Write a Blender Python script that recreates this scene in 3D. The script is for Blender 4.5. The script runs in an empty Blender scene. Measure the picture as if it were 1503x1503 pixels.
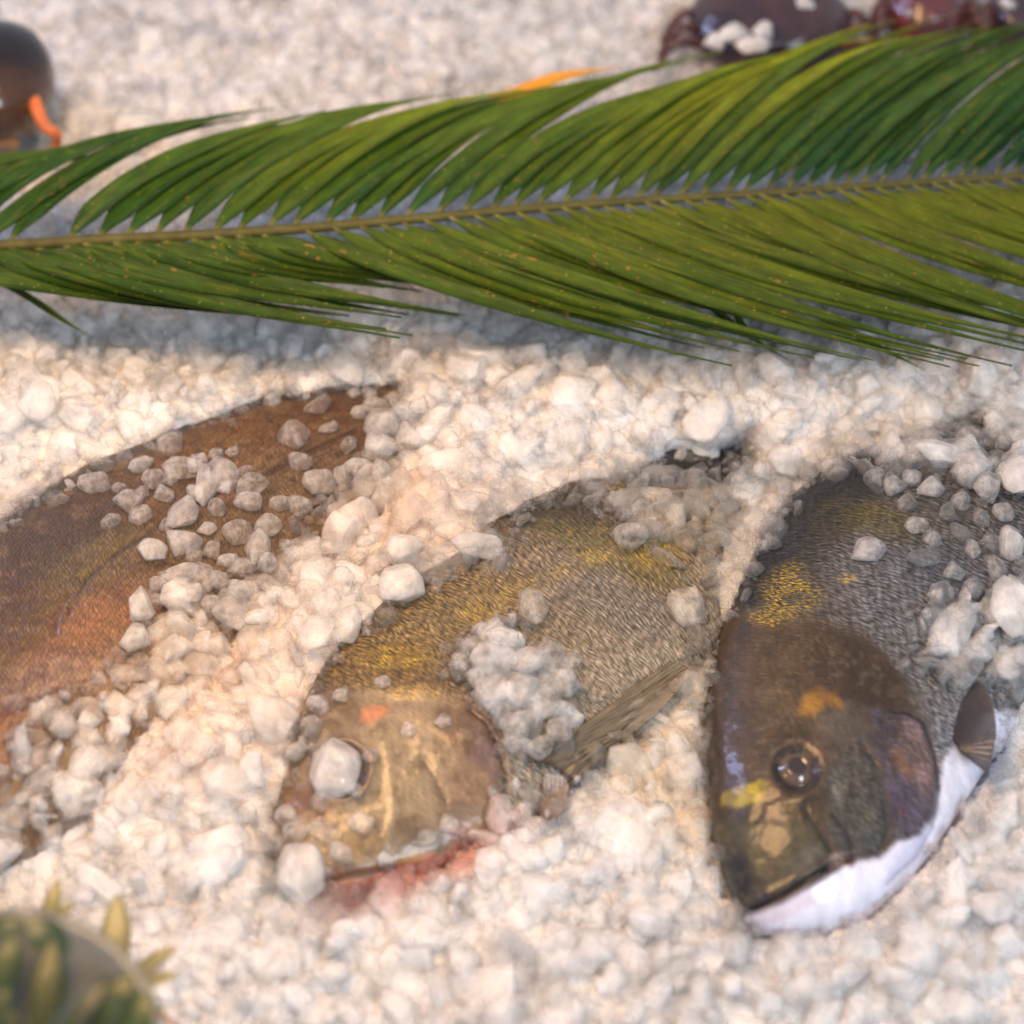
import bpy, bmesh, math, random
import numpy as np
from mathutils import Vector, Matrix, Euler

random.seed(7)
rng = np.random.default_rng(11)
scene = bpy.context.scene
COL = scene.collection
PI = math.pi

# ------------------------------------------------------------------ camera
PITCH = math.radians(50)
DIST = 1.0
FOV = 2 * math.atan(0.25 / DIST)
cam_d = bpy.data.cameras.new('camera')
cam = bpy.data.objects.new('camera', cam_d)
COL.objects.link(cam)
cam.location = (0, -math.cos(PITCH) * DIST, math.sin(PITCH) * DIST)
cam.rotation_euler = (PI / 2 - PITCH, 0, 0)
cam_d.sensor_width = 36
cam_d.lens = 18 / math.tan(FOV / 2)
cam_d.clip_start = 0.02
cam_d.clip_end = 50
cam_d.dof.use_dof = True
cam_d.dof.focus_distance = 0.962
cam_d.dof.aperture_fstop = 3.5
scene.camera = cam

# ------------------------------------------------------------------ light
world = bpy.data.worlds.new('World')
scene.world = world
world.use_nodes = True
bg = world.node_tree.nodes['Background']
bg.inputs[0].default_value = (0.86, 0.90, 1.0, 1)
bg.inputs[1].default_value = 0.57


def area(name, loc, target, size, energy, color, size_y=None):
    l = bpy.data.lights.new(name, 'AREA')
    l.energy = energy
    l.color = color
    l.size = size
    if size_y:
        l.shape = 'RECTANGLE'
        l.size_y = size_y
    o = bpy.data.objects.new(name, l)
    COL.objects.link(o)
    o.location = loc
    o.rotation_euler = (Vector(target) - Vector(loc)).to_track_quat('-Z', 'Y').to_euler()
    return o


# warm market lamp hung behind the display, and cool daylight from the open front
area('warm_lamp', (-0.20, -0.04, 0.64), (-0.13, 0.07, 0), 0.32, 5.4, (1.0, 0.58, 0.27))
area('cool_daylight', (0.75, -1.25, 1.25), (0.05, 0.0, 0), 0.6, 17.0, (0.80, 0.89, 1.0))
area('blue_display_light', (-1.05, 0.66, 0.64), (0.1, -0.1, 0), 0.05, 4.0, (0.50, 0.56, 1.0), 0.6)

scene.view_settings.view_transform = 'Standard'
scene.view_settings.look = 'None'
scene.view_settings.exposure = -0.08
scene.view_settings.gamma = 1.0
scene.render.engine = 'CYCLES'
scene.cycles.max_bounces = 24
scene.cycles.diffuse_bounces = 14
scene.cycles.transmission_bounces = 10
scene.cycles.glossy_bounces = 3
scene.cycles.transparent_max_bounces = 24
scene.cycles.caustics_reflective = False
scene.cycles.caustics_refractive = False
scene.cycles.blur_glossy = 1.0
scene.cycles.sample_clamp_indirect = 6
scene.cycles.use_denoising = True
scene.cycles.use_adaptive_sampling = True
scene.cycles.adaptive_threshold = 0.045

# ------------------------------------------------------------------ pixel <-> place
CAM = np.array(cam.location)
FWD = np.array([0, math.cos(PITCH), -math.sin(PITCH)])
UP = np.array([0, math.sin(PITCH), math.cos(PITCH)])
RT = np.array([1.0, 0, 0])
FPX = 751.5 / math.tan(FOV / 2)


def at(px, py, z=0.0):
    """point of the horizontal plane z that the photograph shows at px, py"""
    px = np.asarray(px, float)
    py = np.asarray(py, float)
    d = FWD + ((px - 751.5) / FPX)[..., None] * RT + ((751.5 - py) / FPX)[..., None] * UP
    t = (np.asarray(z, float) - CAM[2]) / d[..., 2]
    return CAM + d * t[..., None]


def proj(P):
    v = np.asarray(P, float) - CAM
    w = v @ FWD
    return 751.5 + FPX * (v @ RT) / w, 751.5 - FPX * (v @ UP) / w


PXM = DIST / FPX  # metres per photo pixel at the middle


# ------------------------------------------------------------------ small maths
def lin(c):
    c = np.asarray(c, float) / 255.0
    return np.where(c <= 0.04045, c / 12.92, ((c + 0.055) / 1.055) ** 2.4)


def sstep(a, b, x):
    t = np.clip((x - a) / (b - a), 0, 1)
    return t * t * (3 - 2 * t)


def _hash(ix, iy, iz, seed):
    h = (ix * 374761393 + iy * 668265263 + iz * 2147483647 + seed * 974634777) & 0xFFFFFFFF
    h = (h ^ (h >> 13)) * 1274126177 & 0xFFFFFFFF
    return ((h ^ (h >> 16)) & 0xFFFF) / 65535.0


def vnoise(x, y, z=0.0, seed=0):
    x, y, z = np.broadcast_arrays(np.asarray(x, float), np.asarray(y, float), np.asarray(z, float))
    ix, iy, iz = np.floor(x).astype(np.int64), np.floor(y).astype(np.int64), np.floor(z).astype(np.int64)
    fx, fy, fz = x - ix, y - iy, z - iz
    fx, fy, fz = fx * fx * (3 - 2 * fx), fy * fy * (3 - 2 * fy), fz * fz * (3 - 2 * fz)
    r = 0
    for a in (0, 1):
        for b in (0, 1):
            for c in (0, 1):
                w = (fx if a else 1 - fx) * (fy if b else 1 - fy) * (fz if c else 1 - fz)
                r = r + w * _hash(ix + a, iy + b, iz + c, seed)
    return r


def fbm(x, y, z=0.0, seed=0, o=4):
    r, a, s = 0, 0.5, 0
    for k in range(o):
        r = r + a * vnoise(x * 2 ** k, y * 2 ** k, z * 2 ** k, seed + k * 17)
        s += a
        a *= 0.5
    return r / s


def sdpoly(px, py, poly):
    """signed distance in pixels, negative inside"""
    px = np.asarray(px, float)
    py = np.asarray(py, float)
    d = np.full(px.shape, 1e9)
    inside = np.zeros(px.shape, bool)
    n = len(poly)
    for i in range(n):
        ax, ay = poly[i]
        bx, by = poly[(i + 1) % n]
        ex, ey = bx - ax, by - ay
        t = np.clip(((px - ax) * ex + (py - ay) * ey) / (ex * ex + ey * ey + 1e-9), 0, 1)
        d = np.minimum(d, (px - ax - t * ex) ** 2 + (py - ay - t * ey) ** 2)
        c = ((ay > py) != (by > py)) & (px < (bx - ax) * (py - ay) / ((by - ay) + 1e-12) + ax)
        inside ^= c
    d = np.sqrt(d)
    return np.where(inside, -d, d)


def dline(px, py, pts):
    d = np.full(np.shape(px), 1e9)
    for (ax, ay), (bx, by) in zip(pts[:-1], pts[1:]):
        ex, ey = bx - ax, by - ay
        t = np.clip(((px - ax) * ex + (py - ay) * ey) / (ex * ex + ey * ey + 1e-9), 0, 1)
        d = np.minimum(d, (px - ax - t * ex) ** 2 + (py - ay - t * ey) ** 2)
    return np.sqrt(d)


def catmull(P, u):
    P = np.asarray(P, float)
    n = len(P)
    u = np.clip(u, 0, n - 1 - 1e-9)
    i = np.floor(u).astype(int)
    f = (u - i)[:, None]
    p0, p1, p2, p3 = P[np.maximum(i - 1, 0)], P[i], P[i + 1], P[np.minimum(i + 2, n - 1)]
    return 0.5 * (2 * p1 + (p2 - p0) * f + (2 * p0 - 5 * p1 + 4 * p2 - p3) * f ** 2 + (3 * p1 - p0 - 3 * p2 + p3) * f ** 3)


# ------------------------------------------------------------------ objects
def props(o, label=None, cat=None, group=None, kind=None):
    if label: o['label'] = label
    if cat: o['category'] = cat
    if group: o['group'] = group
    if kind: o['kind'] = kind
    return o


def mesh_obj(name, V, F, mat, parent=None, smooth=True, colors=None, attrs=None, uv=None):
    m = bpy.data.meshes.new(name)
    V = np.asarray(V, float)
    if isinstance(F, np.ndarray):
        m.vertices.add(len(V))
        m.vertices.foreach_set('co', V.astype(np.float32).ravel())
        k = F.shape[1]
        m.loops.add(F.size)
        m.loops.foreach_set('vertex_index', F.astype(np.int32).ravel())
        m.polygons.add(len(F))
        m.polygons.foreach_set('loop_start', np.arange(0, F.size, k, dtype=np.int32))
        m.update(calc_edges=True)
    else:
        m.from_pydata([tuple(v) for v in V], [], F)
    m.validate()
    if smooth:
        m.polygons.foreach_set('use_smooth', [True] * len(m.polygons))
    if colors is not None:
        a = m.color_attributes.new('paint', 'FLOAT_COLOR', 'POINT')
        c = np.ones((len(V), 4), np.float32)
        c[:, :3] = colors
        a.data.foreach_set('color', c.ravel())
    for k, val in (attrs or {}).items():
        a = m.attributes.new(k, 'FLOAT', 'POINT')
        a.data.foreach_set('value', np.asarray(val, np.float32))
    if uv is not None:
        a = m.attributes.new('sheet', 'FLOAT_VECTOR', 'POINT')
        q = np.zeros((len(V), 3), np.float32)
        q[:, :uv.shape[1]] = uv
        a.data.foreach_set('vector', q.ravel())
    if mat: m.materials.append(mat)
    m.update()
    o = bpy.data.objects.new(name, m)
    COL.objects.link(o)
    if parent: o.parent = parent
    return o


def empty(name, loc, label, cat, group=None):
    o = bpy.data.objects.new(name, None)
    o.empty_display_size = 0.02
    COL.objects.link(o)
    o.location = loc
    return props(o, label, cat, group)


def keep(o, parent):
    """parent a mesh whose vertices are in world space under an Empty"""
    o.parent = parent
    o.matrix_parent_inverse = Matrix.Translation(-Vector(parent.location))
    return o


# ------------------------------------------------------------------ materials
class NT:
    def __init__(self, name):
        self.m = bpy.data.materials.new(name)
        self.m.use_nodes = True
        self.t = self.m.node_tree
        self.b = self.t.nodes['Principled BSDF']
        self.out = self.t.nodes['Material Output']

    def n(self, typ, **kw):
        x = self.t.nodes.new(typ)
        for k, v in kw.items():
            if k.startswith('_'):
                setattr(x, k[1:], v)
        return x

    def l(self, a, b):
        self.t.links.new(a, b)

    def math(self, op, a, b=None, clamp=False):
        x = self.t.nodes.new('ShaderNodeMath')
        x.operation = op
        x.use_clamp = clamp
        for i, v in enumerate((a, b)):
            if v is None: continue
            if hasattr(v, 'is_output'): self.l(v, x.inputs[i])
            else: x.inputs[i].default_value = v
        return x.outputs[0]

    def noise(self, vec, scale, detail=3, rough=0.55, dist=0.0):
        x = self.t.nodes.new('ShaderNodeTexNoise')
        x.inputs['Scale'].default_value = scale
        x.inputs['Detail'].default_value = detail
        x.inputs['Roughness'].default_value = rough
        x.inputs['Distortion'].default_value = dist
        if vec is not None: self.l(vec, x.inputs['Vector'])
        return x.outputs['Fac']

    def ramp(self, fac, stops):
        x = self.t.nodes.new('ShaderNodeMapRange')
        self.l(fac, x.inputs[0])
        x.inputs[1].default_value, x.inputs[2].default_value, x.inputs[3].default_value, x.inputs[4].default_value = stops
        return x.outputs[0]

    def mix(self, fac, a, b, blend='MIX'):
        x = self.t.nodes.new('ShaderNodeMix')
        x.data_type = 'RGBA'
        x.blend_type = blend
        if hasattr(fac, 'is_output'): self.l(fac, x.inputs[0])
        else: x.inputs[0].default_value = fac
        for i, v in ((6, a), (7, b)):
            if hasattr(v, 'is_output'): self.l(v, x.inputs[i])
            else: x.inputs[i].default_value = (*v, 1)
        return x.outputs[2]

    def attr(self, name, typ='GEOMETRY'):
        x = self.t.nodes.new('ShaderNodeAttribute')
        x.attribute_name = name
        x.attribute_type = typ
        return x

    def mapping(self, vec, scale, rot=(0, 0, 0)):
        x = self.t.nodes.new('ShaderNodeMapping')
        x.inputs['Scale'].default_value = scale
        x.inputs['Rotation'].default_value = rot
        self.l(vec, x.inputs[0])
        return x.outputs[0]

    def bump(self, h, strength, dist, chain=None):
        x = self.t.nodes.new('ShaderNodeBump')
        x.inputs['Strength'].default_value = strength
        x.inputs['Distance'].default_value = dist
        self.l(h, x.inputs['Height'])
        if chain is not None: self.l(chain, x.inputs['Normal'])
        return x.outputs[0]


def ice_material():
    """ice lets most light through: milky where air is trapped, glassy where it is not, frosted on its rims"""
    t = NT('crushed_ice')
    obj = t.n('ShaderNodeTexCoord').outputs['Object']
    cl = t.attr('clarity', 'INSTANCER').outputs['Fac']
    ti = t.attr('stain_glow', 'INSTANCER').outputs['Color']
    h1 = t.noise(obj, 3.2, 5, 0.62)
    n1 = t.bump(h1, 0.22, 0.08)
    h2 = t.noise(obj, 30.0, 4, 0.7)
    n2 = t.bump(h2, 0.15, 0.012, n1)
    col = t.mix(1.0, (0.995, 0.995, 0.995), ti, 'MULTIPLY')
    milk = t.b
    t.l(col, milk.inputs['Base Color'])
    milk.inputs['Subsurface Weight'].default_value = 1.0
    milk.inputs['Subsurface Radius'].default_value = (1.0, 1.0, 1.0)
    milk.inputs['Subsurface Scale'].default_value = 0.010
    milk.inputs['Roughness'].default_value = 0.6
    milk.inputs['Specular IOR Level'].default_value = 0.2
    t.l(n2, milk.inputs['Normal'])
    tp = t.n('ShaderNodeBsdfTransparent')
    t.l(t.mix(0.5, (0.97, 0.98, 0.985), col), tp.inputs['Color'])
    rf = t.n('ShaderNodeBsdfRefraction')
    rf.inputs['IOR'].default_value = 1.15
    rf.inputs['Roughness'].default_value = 0.25
    rf.inputs['Color'].default_value = (0.97, 0.98, 0.985, 1)
    t.l(n2, rf.inputs['Normal'])
    clear = t.n('ShaderNodeMixShader')
    clear.inputs[0].default_value = 0.35
    t.l(tp.outputs[0], clear.inputs[1])
    t.l(rf.outputs[0], clear.inputs[2])
    lw = t.n('ShaderNodeLayerWeight')
    lw.inputs['Blend'].default_value = 0.5
    rim = t.math('POWER', lw.outputs['Facing'], 2.5)
    core = t.ramp(t.noise(obj, 1.3, 4, 0.6), (0.35, 0.65, -0.16, 0.16))
    speck = t.ramp(h2, (0.58, 0.64, 0.0, -0.15))
    k = t.math('ADD', t.math('ADD', t.math('MULTIPLY', cl, 1.15), core), speck)
    k = t.math('ADD', k, 0.54)
    k = t.math('MULTIPLY', t.math('MAXIMUM', t.math('MINIMUM', k, 0.93), 0.08), t.math('SUBTRACT', 1.0, t.math('MULTIPLY', rim, 0.45)), True)
    body = t.n('ShaderNodeMixShader')
    t.l(k, body.inputs[0])
    t.l(milk.outputs[0], body.inputs[1])
    t.l(clear.outputs[0], body.inputs[2])
    gl = t.n('ShaderNodeBsdfGlossy')
    t.l(t.ramp(h1, (0.3, 0.7, 0.03, 0.20)), gl.inputs['Roughness'])
    t.l(n2, gl.inputs['Normal'])
    fr = t.n('ShaderNodeFresnel')
    fr.inputs['IOR'].default_value = 1.36
    t.l(n2, fr.inputs['Normal'])
    top = t.n('ShaderNodeMixShader')
    t.l(t.math('MULTIPLY', fr.outputs[0], 1.0), top.inputs[0])
    t.l(body.outputs[0], top.inputs[1])
    t.l(gl.outputs[0], top.inputs[2])
    # what has entered a chunk leaves it by the far wall without being scattered a second time
    inner = t.n('ShaderNodeBsdfTransparent')
    fin_ = t.n('ShaderNodeMixShader')
    t.l(t.n('ShaderNodeNewGeometry').outputs['Backfacing'], fin_.inputs[0])
    t.l(top.outputs[0], fin_.inputs[1])
    t.l(inner.outputs[0], fin_.inputs[2])
    t.l(fin_.outputs[0], t.out.inputs[0])
    return t.m


def bed_material():
    t = NT('packed_ice')
    b = t.b
    obj = t.n('ShaderNodeTexCoord').outputs['Object']
    st = t.attr('paint').outputs['Color']
    n = t.ramp(t.noise(obj, 60, 4), (0.3, 0.7, 0.80, 0.93))
    c = t.n('ShaderNodeCombineColor')
    for i in range(3): t.l(n, c.inputs[i])
    t.l(t.mix(1.0, c.outputs[0], st, 'MULTIPLY'), b.inputs['Base Color'])
    b.inputs['Subsurface Weight'].default_value = 1.0
    b.inputs['Subsurface Radius'].default_value = (1, 0.96, 0.92)
    b.inputs['Subsurface Scale'].default_value = 0.006
    b.inputs['Roughness'].default_value = 0.5
    t.l(t.bump(t.noise(obj, 160, 4), 0.8, 0.003), b.inputs['Normal'])
    return t.m


def fish_material(name, scale=1.0, bumpy=1.0, lo=0.10, hi=2.2):
    """paint = skin pattern; gold = metallic scales; scaly = where the scale rows are"""
    t = NT(name)
    b = t.b
    sh = t.attr('sheet').outputs['Vector']
    paint = t.attr('paint').outputs['Color']
    gold = t.attr('gold').outputs['Fac']
    scaly = t.attr('scaly').outputs['Fac']
    # rows of overlapping scales
    v = t.n('ShaderNodeTexVoronoi')
    v.feature = 'F1'
    v.inputs['Scale'].default_value = 1.0
    v.inputs['Randomness'].default_value = 0.35
    warp = t.n('ShaderNodeTexNoise')
    warp.inputs['Scale'].default_value = 60
    t.l(sh, warp.inputs['Vector'])
    va = t.n('ShaderNodeVectorMath')
    va.operation = 'MULTIPLY_ADD'
    t.l(warp.outputs['Color'], va.inputs[0])
    va.inputs[1].default_value = (0.006, 0.006, 0)
    t.l(sh, va.inputs[2])
    shw = va.outputs[0]
    t.l(t.mapping(shw, (520 * scale, 260 * scale, 1), (0, 0, 0.22)), v.inputs['Vector'])
    cell = v.outputs['Distance']
    # fine strokes across each scale (growth rings and slime streaks)
    strokes = t.noise(t.mapping(shw, (1500 * scale, 230 * scale, 1), (0, 0, 0.30)), 1.0, 3, 0.6)
    strokes2 = t.noise(t.mapping(shw, (700 * scale, 150 * scale, 1), (0, 0, 0.05)), 1.0, 2, 0.6)
    patch = t.noise(sh, 90, 3)
    s_line = t.ramp(strokes, (0.36, 0.66, lo, hi))
    s_line2 = t.ramp(strokes2, (0.30, 0.70, 0.50, 1.50))
    ring = t.ramp(cell, (0.15, 0.75, 1.30, 0.45))
    f = t.math('MULTIPLY', t.math('MULTIPLY', s_line, s_line2), ring)
    # fade the scales out over smooth skin
    f = t.math('ADD', t.math('MULTIPLY', t.math('SUBTRACT', f, 1.0), scaly), 1.0)
    pm = t.ramp(patch, (0.3, 0.7, 0.82, 1.16))
    f = t.math('MULTIPLY', f, pm)
    cc = t.n('ShaderNodeCombineColor')
    for i in range(3): t.l(f, cc.inputs[i])
    col = t.mix(1.0, paint, cc.outputs[0], 'MULTIPLY')
    # glints of gold: only on some of the scale edges
    gl = t.ramp(t.noise(t.mapping(shw, (1600, 360, 1), (0, 0, 0.30)), 1.0, 3, 0.7), (0.50, 0.58, 0.0, 0.95))
    gm = t.math('MULTIPLY', gl, gold, True)
    col = t.mix(gm, col, (0.66, 0.46, 0.05))
    t.l(col, b.inputs['Base Color'])
    t.l(t.math('MULTIPLY', gm, 0.6), b.inputs['Metallic'])
    rr = t.ramp(t.noise(sh, 300, 2), (0.3, 0.7, 0.26, 0.48))
    t.l(rr, b.inputs['Roughness'])
    b.inputs['Specular IOR Level'].default_value = 0.45
    t.l(t.math('ADD', t.math('MULTIPLY', t.math('SUBTRACT', 1.0, scaly), 0.45), 0.1), b.inputs['Coat Weight'])
    b.inputs['Coat Roughness'].default_value = 0.13
    b.inputs['Subsurface Weight'].default_value = 0.05
    b.inputs['Subsurface Radius'].default_value = (1, 0.5, 0.35)
    b.inputs['Subsurface Scale'].default_value = 0.003
    hs = t.math('MULTIPLY', t.math('ADD', t.math('MULTIPLY', cell, -0.8), t.math('MULTIPLY', strokes, 0.9)), scaly)
    n1 = t.bump(hs, 0.75 * bumpy, 0.0011)
    n2 = t.bump(t.noise(sh, 420, 4), 0.35, 0.0008, n1)
    t.l(n2, b.inputs['Normal'])
    t.l(t.bump(t.noise(sh, 200, 3), 0.12, 0.0010), b.inputs['Coat Normal'])
    return t.m


def plain(name, color, rough=0.4, spec=0.5, coat=0.0, noise=0.0, nscale=60, sss=0.0, paint=False, bump=0.0, metal=0.0):
    t = NT(name)
    b = t.b
    obj = t.n('ShaderNodeTexCoord').outputs['Object']
    base = t.attr('paint').outputs['Color'] if paint else None
    n = t.noise(obj, nscale, 4)
    k = t.ramp(n, (0.3, 0.7, 1 - noise, 1 + noise))
    cc = t.n('ShaderNodeCombineColor')
    for i in range(3): t.l(k, cc.inputs[i])
    t.l(t.mix(1.0, base if paint else color, cc.outputs[0], 'MULTIPLY'), b.inputs['Base Color'])
    b.inputs['Roughness'].default_value = rough
    b.inputs['Specular IOR Level'].default_value = spec
    b.inputs['Coat Weight'].default_value = coat
    b.inputs['Coat Roughness'].default_value = 0.08
    b.inputs['Metallic'].default_value = metal
    if sss:
        b.inputs['Subsurface Weight'].default_value = sss
        b.inputs['Subsurface Scale'].default_value = 0.004
    if bump:
        t.l(t.bump(t.noise(obj, nscale * 3, 4), bump, 0.002), b.inputs['Normal'])
    return t.m


def leaf_material():
    t = NT('palm_leaflet')
    b = t.b
    sh = t.attr('sheet').outputs['Vector']   # x along, y across, z a number of the leaflet's own
    paint = t.attr('paint').outputs['Color']
    vein = t.noise(t.mapping(sh, (14, 1400, 40)), 1.0, 3, 0.6)
    f = t.ramp(vein, (0.3, 0.7, 0.72, 1.28))
    blot = t.noise(t.mapping(sh, (60, 130, 40)), 1.0, 4, 0.6)
    f2 = t.ramp(blot, (0.3, 0.7, 0.7, 1.35))
    ff = t.math('MULTIPLY', f, f2)
    cc = t.n('ShaderNodeCombineColor')
    for i in range(3): t.l(ff, cc.inputs[i])
    col = t.mix(1.0, paint, cc.outputs[0], 'MULTIPLY')
    yel = t.ramp(t.noise(t.mapping(sh, (28, 300, 33)), 1.0, 4, 0.7), (0.52, 0.70, 0.0, 0.55))
    col = t.mix(yel, col, (0.20, 0.22, 0.018))
    # orange-brown scars and scale specks
    sp = t.noise(t.mapping(sh, (210, 420, 61)), 1.0, 2, 0.5)
    area_ = t.noise(t.mapping(sh, (22, 60, 17)), 1.0, 2, 0.5)
    k = t.ramp(t.math('ADD', sp, t.math('MULTIPLY', area_, 0.55)), (0.99, 1.06, 0.0, 0.85))
    col = t.mix(k, col, (0.42, 0.19, 0.05))
    v = t.n('ShaderNodeTexVoronoi')
    v.inputs['Scale'].default_value = 1.0
    t.l(t.mapping(sh, (240, 420, 61)), v.inputs['Vector'])
    dots = t.ramp(v.outputs['Distance'], (0.10, 0.19, 0.75, 0.0))
    pick = t.ramp(t.noise(t.mapping(sh, (240, 420, 61)), 0.7, 1), (0.50, 0.56, 0, 1))
    col = t.mix(t.math('MULTIPLY', dots, pick), col, (0.50, 0.42, 0.08))
    t.l(col, b.inputs['Base Color'])
    b.inputs['Roughness'].default_value = 0.55
    b.inputs['Specular IOR Level'].default_value = 0.3
    t.l(t.bump(vein, 0.3, 0.0006), b.inputs['Normal'])
    # thin blades let a little light through
    tr = t.n('ShaderNodeBsdfTranslucent')
    t.l(col, tr.inputs['Color'])
    ms = t.n('ShaderNodeMixShader')
    ms.inputs[0].default_value = 0.30
    t.l(b.outputs[0], ms.inputs[1])
    t.l(tr.outputs[0], ms.inputs[2])
    t.l(ms.outputs[0], t.out.inputs[0])
    return t.m


M_ICE = ice_material()
M_BED = bed_material()
M_BREAM = fish_material('bream_skin', 1.0)
M_BROWN = fish_material('brown_fish_skin', 1.25, 0.7, 0.5, 1.6)
M_FIN = plain('fin_membrane', (0.1, 0.1, 0.1), 0.3, 0.5, 0.3, 0.2, 200, paint=True)
nt = M_FIN.node_tree
_tp, _mx = nt.nodes.new('ShaderNodeBsdfTransparent'), nt.nodes.new('ShaderNodeMixShader')
_mx.inputs[0].default_value = 0.28
nt.links.new(nt.nodes['Principled BSDF'].outputs[0], _mx.inputs[1])
nt.links.new(_tp.outputs[0], _mx.inputs[2])
nt.links.new(_mx.outputs[0], nt.nodes['Material Output'].inputs[0])
M_EYE = plain('eye', (0.1, 0.1, 0.1), 0.08, 0.6, 1.0, 0.05, 200, paint=True)
M_LEAF = leaf_material()
M_RACHIS = plain('palm_rachis', tuple(lin((78, 76, 28))), 0.6, 0.4, 0, 0.3, 120, bump=0.3)

# ------------------------------------------------------------------ what of the fish lies bare (photo pixels)
E_A = [(-260, 1000), (-60, 822), (0, 775), (60, 732), (110, 700), (215, 652), (300, 612), (400, 583), (500, 567), (592, 562),
       (580, 600), (556, 640), (535, 690), (500, 720), (455, 740), (430, 770), (400, 820), (345, 850), (322, 890), (290, 860),
       (235, 868), (205, 900), (185, 955), (125, 1008), (35, 1042), (18, 1100), (0, 1150), (-200, 1330)]
E_B = [(770, 735), (755, 790), (735, 838), (640, 852), (618, 868), (548, 910), (505, 942), (472, 985), (448, 1030), (440, 1070),
       (412, 1160), (396, 1235), (400, 1300), (440, 1290), (482, 1318), (560, 1300), (640, 1270), (700, 1238), (738, 1190),
       (742, 1120), (728, 1070), (700, 1020), (660, 985), (668, 945), (705, 915), (770, 925), (815, 985), (862, 1035),
       (845, 1075), (775, 1115), (790, 1190), (826, 1192), (842, 1135), (900, 1090), (935, 1050), (1010, 985), (1035, 940),
       (1040, 880), (1010, 830), (985, 800), (940, 800), (895, 765), (850, 722)]
E_B2 = [(916, 676), (960, 668), (1030, 664), (1115, 656), (1100, 688), (1040, 700), (1000, 704), (950, 700)]
E_B3 = [(722, 770), (742, 768), (750, 800), (726, 800)]
E_C = [(1245, 676), (1190, 710), (1150, 752), (1104, 845), (1055, 930), (1030, 1050), (1030, 1180), (1056, 1300),
       (1084, 1356), (1160, 1378), (1262, 1362), (1340, 1304), (1405, 1220), (1464, 1140), (1476, 1050), (1446, 985),
       (1405, 1020), (1360, 1003), (1322, 955), (1345, 905), (1385, 872), (1480, 860), (1520, 800), (1520, 745),
       (1440, 722), (1390, 705), (1330, 722), (1292, 700), (1272, 668)]
E_C2 = [(1372, 642), (1400, 620), (1434, 610), (1434, 632), (1400, 645)]
E_ALL = [E_A, E_B, E_B2, E_B3, E_C, E_C2]


def exposed_sd(px, py):
    d = np.full(np.shape(px), 1e9)
    wob = 9 * (fbm(px / 14.0, py / 14.0, 0, 5, 3) - 0.5) * 2
    wob2 = 26 * (fbm(px / 34.0, py / 34.0, 0, 6, 3) - 0.42) * 2
    for e in E_ALL:
        w = wob2 if (e is E_B or e is E_B2) else 0.5 * (wob + wob2) if e is E_A else wob
        d = np.minimum(d, sdpoly(px, py, e) + w)
    return d


# ------------------------------------------------------------------ fish bodies
def build_fish_body(name, stations, mid_z, thick, mat, painter, relief, parent, rows=300, top=190, low=50, tone=1.0):
    """loft through pairs of back/belly points; thick = half thickness as a share of the depth"""
    D = at([s[0][0] for s in stations], [s[0][1] for s in stations], mid_z)
    Vn = at([s[1][0] for s in stations], [s[1][1] for s in stations], mid_z)
    n = len(stations)
    u = np.linspace(0, n - 1, rows)
    d, v = catmull(D, u), catmull(Vn, u)
    depth = np.linalg.norm(v - d, axis=1)
    k = catmull(np.array(thick, float)[:, None], np.linspace(0, len(thick) - 1, rows))[:, 0]
    w = depth * k
    th = np.concatenate([np.linspace(0, PI, top), np.linspace(PI, 2 * PI, low + 2)[1:-1]])
    c, s = np.cos(th), np.sin(th)
    tt = 0.5 * (1 - c)        # 0 at the back, 1 at the belly
    zz = s
    # fullest a little nearer to the back
    P = d[:, None, :] * (1 - tt)[None, :, None] + v[:, None, :] * tt[None, :, None]
    Z = w[:, None] * (zz * (1 + 0.12 * np.cos(th)))[None, :]
    P = P.copy()
    P[..., 2] += Z
    arc = np.concatenate([[0], np.cumsum(np.linalg.norm(np.diff((d + v) / 2, axis=0), axis=1))])
    S = np.broadcast_to(arc[:, None], Z.shape)
    T = tt[None, :] * depth[:, None]
    # relief on both flanks
    px, py = proj(np.where(Z[..., None] < 0, P - 2 * np.stack([0 * Z, 0 * Z, Z], -1), P))
    h = relief(px, py, np.broadcast_to(tt[None, :], Z.shape), S)
    fade = np.clip(np.abs(zz), 0, 1)[None, :] ** 0.5
    P[..., 2] += np.sign(zz)[None, :] * h * fade
    col, gold, scaly = painter(px, py, np.broadcast_to(tt[None, :], Z.shape), S)
    col = col * tone
    gold = gold * (0.25 + 0.75 * sstep(0.38, 0.62, fbm(px / 20, py / 20, 0, 55, 3)))
    m = len(th)
    idx = np.arange(rows * m).reshape(rows, m)
    a, b2 = idx[:-1, :], idx[1:, :]
    F = np.stack([a, np.roll(a, -1, 1), np.roll(b2, -1, 1), b2], -1).reshape(-1, 4)
    V = P.reshape(-1, 3)
    uv = np.stack([S.ravel(), T.ravel(), 0 * Z.ravel()], 1)
    o = mesh_obj(name, V, F, mat, None, True, col.reshape(-1, 3), {'gold': gold.ravel(), 'scaly': scaly.ravel()}, uv)
    bm = bmesh.new()
    bm.from_mesh(o.data)
    bm.verts.ensure_lookup_table()
    for r in (idx[0], idx[-1]):
        try: bm.faces.new([bm.verts[i] for i in r])
        except ValueError: pass
    bmesh.ops.recalc_face_normals(bm, faces=bm.faces)
    for f in bm.faces: f.smooth = True
    bm.to_mesh(o.data)
    bm.free()
    keep(o, parent)
    return o, P[:, :top].reshape(-1, 3)


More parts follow.
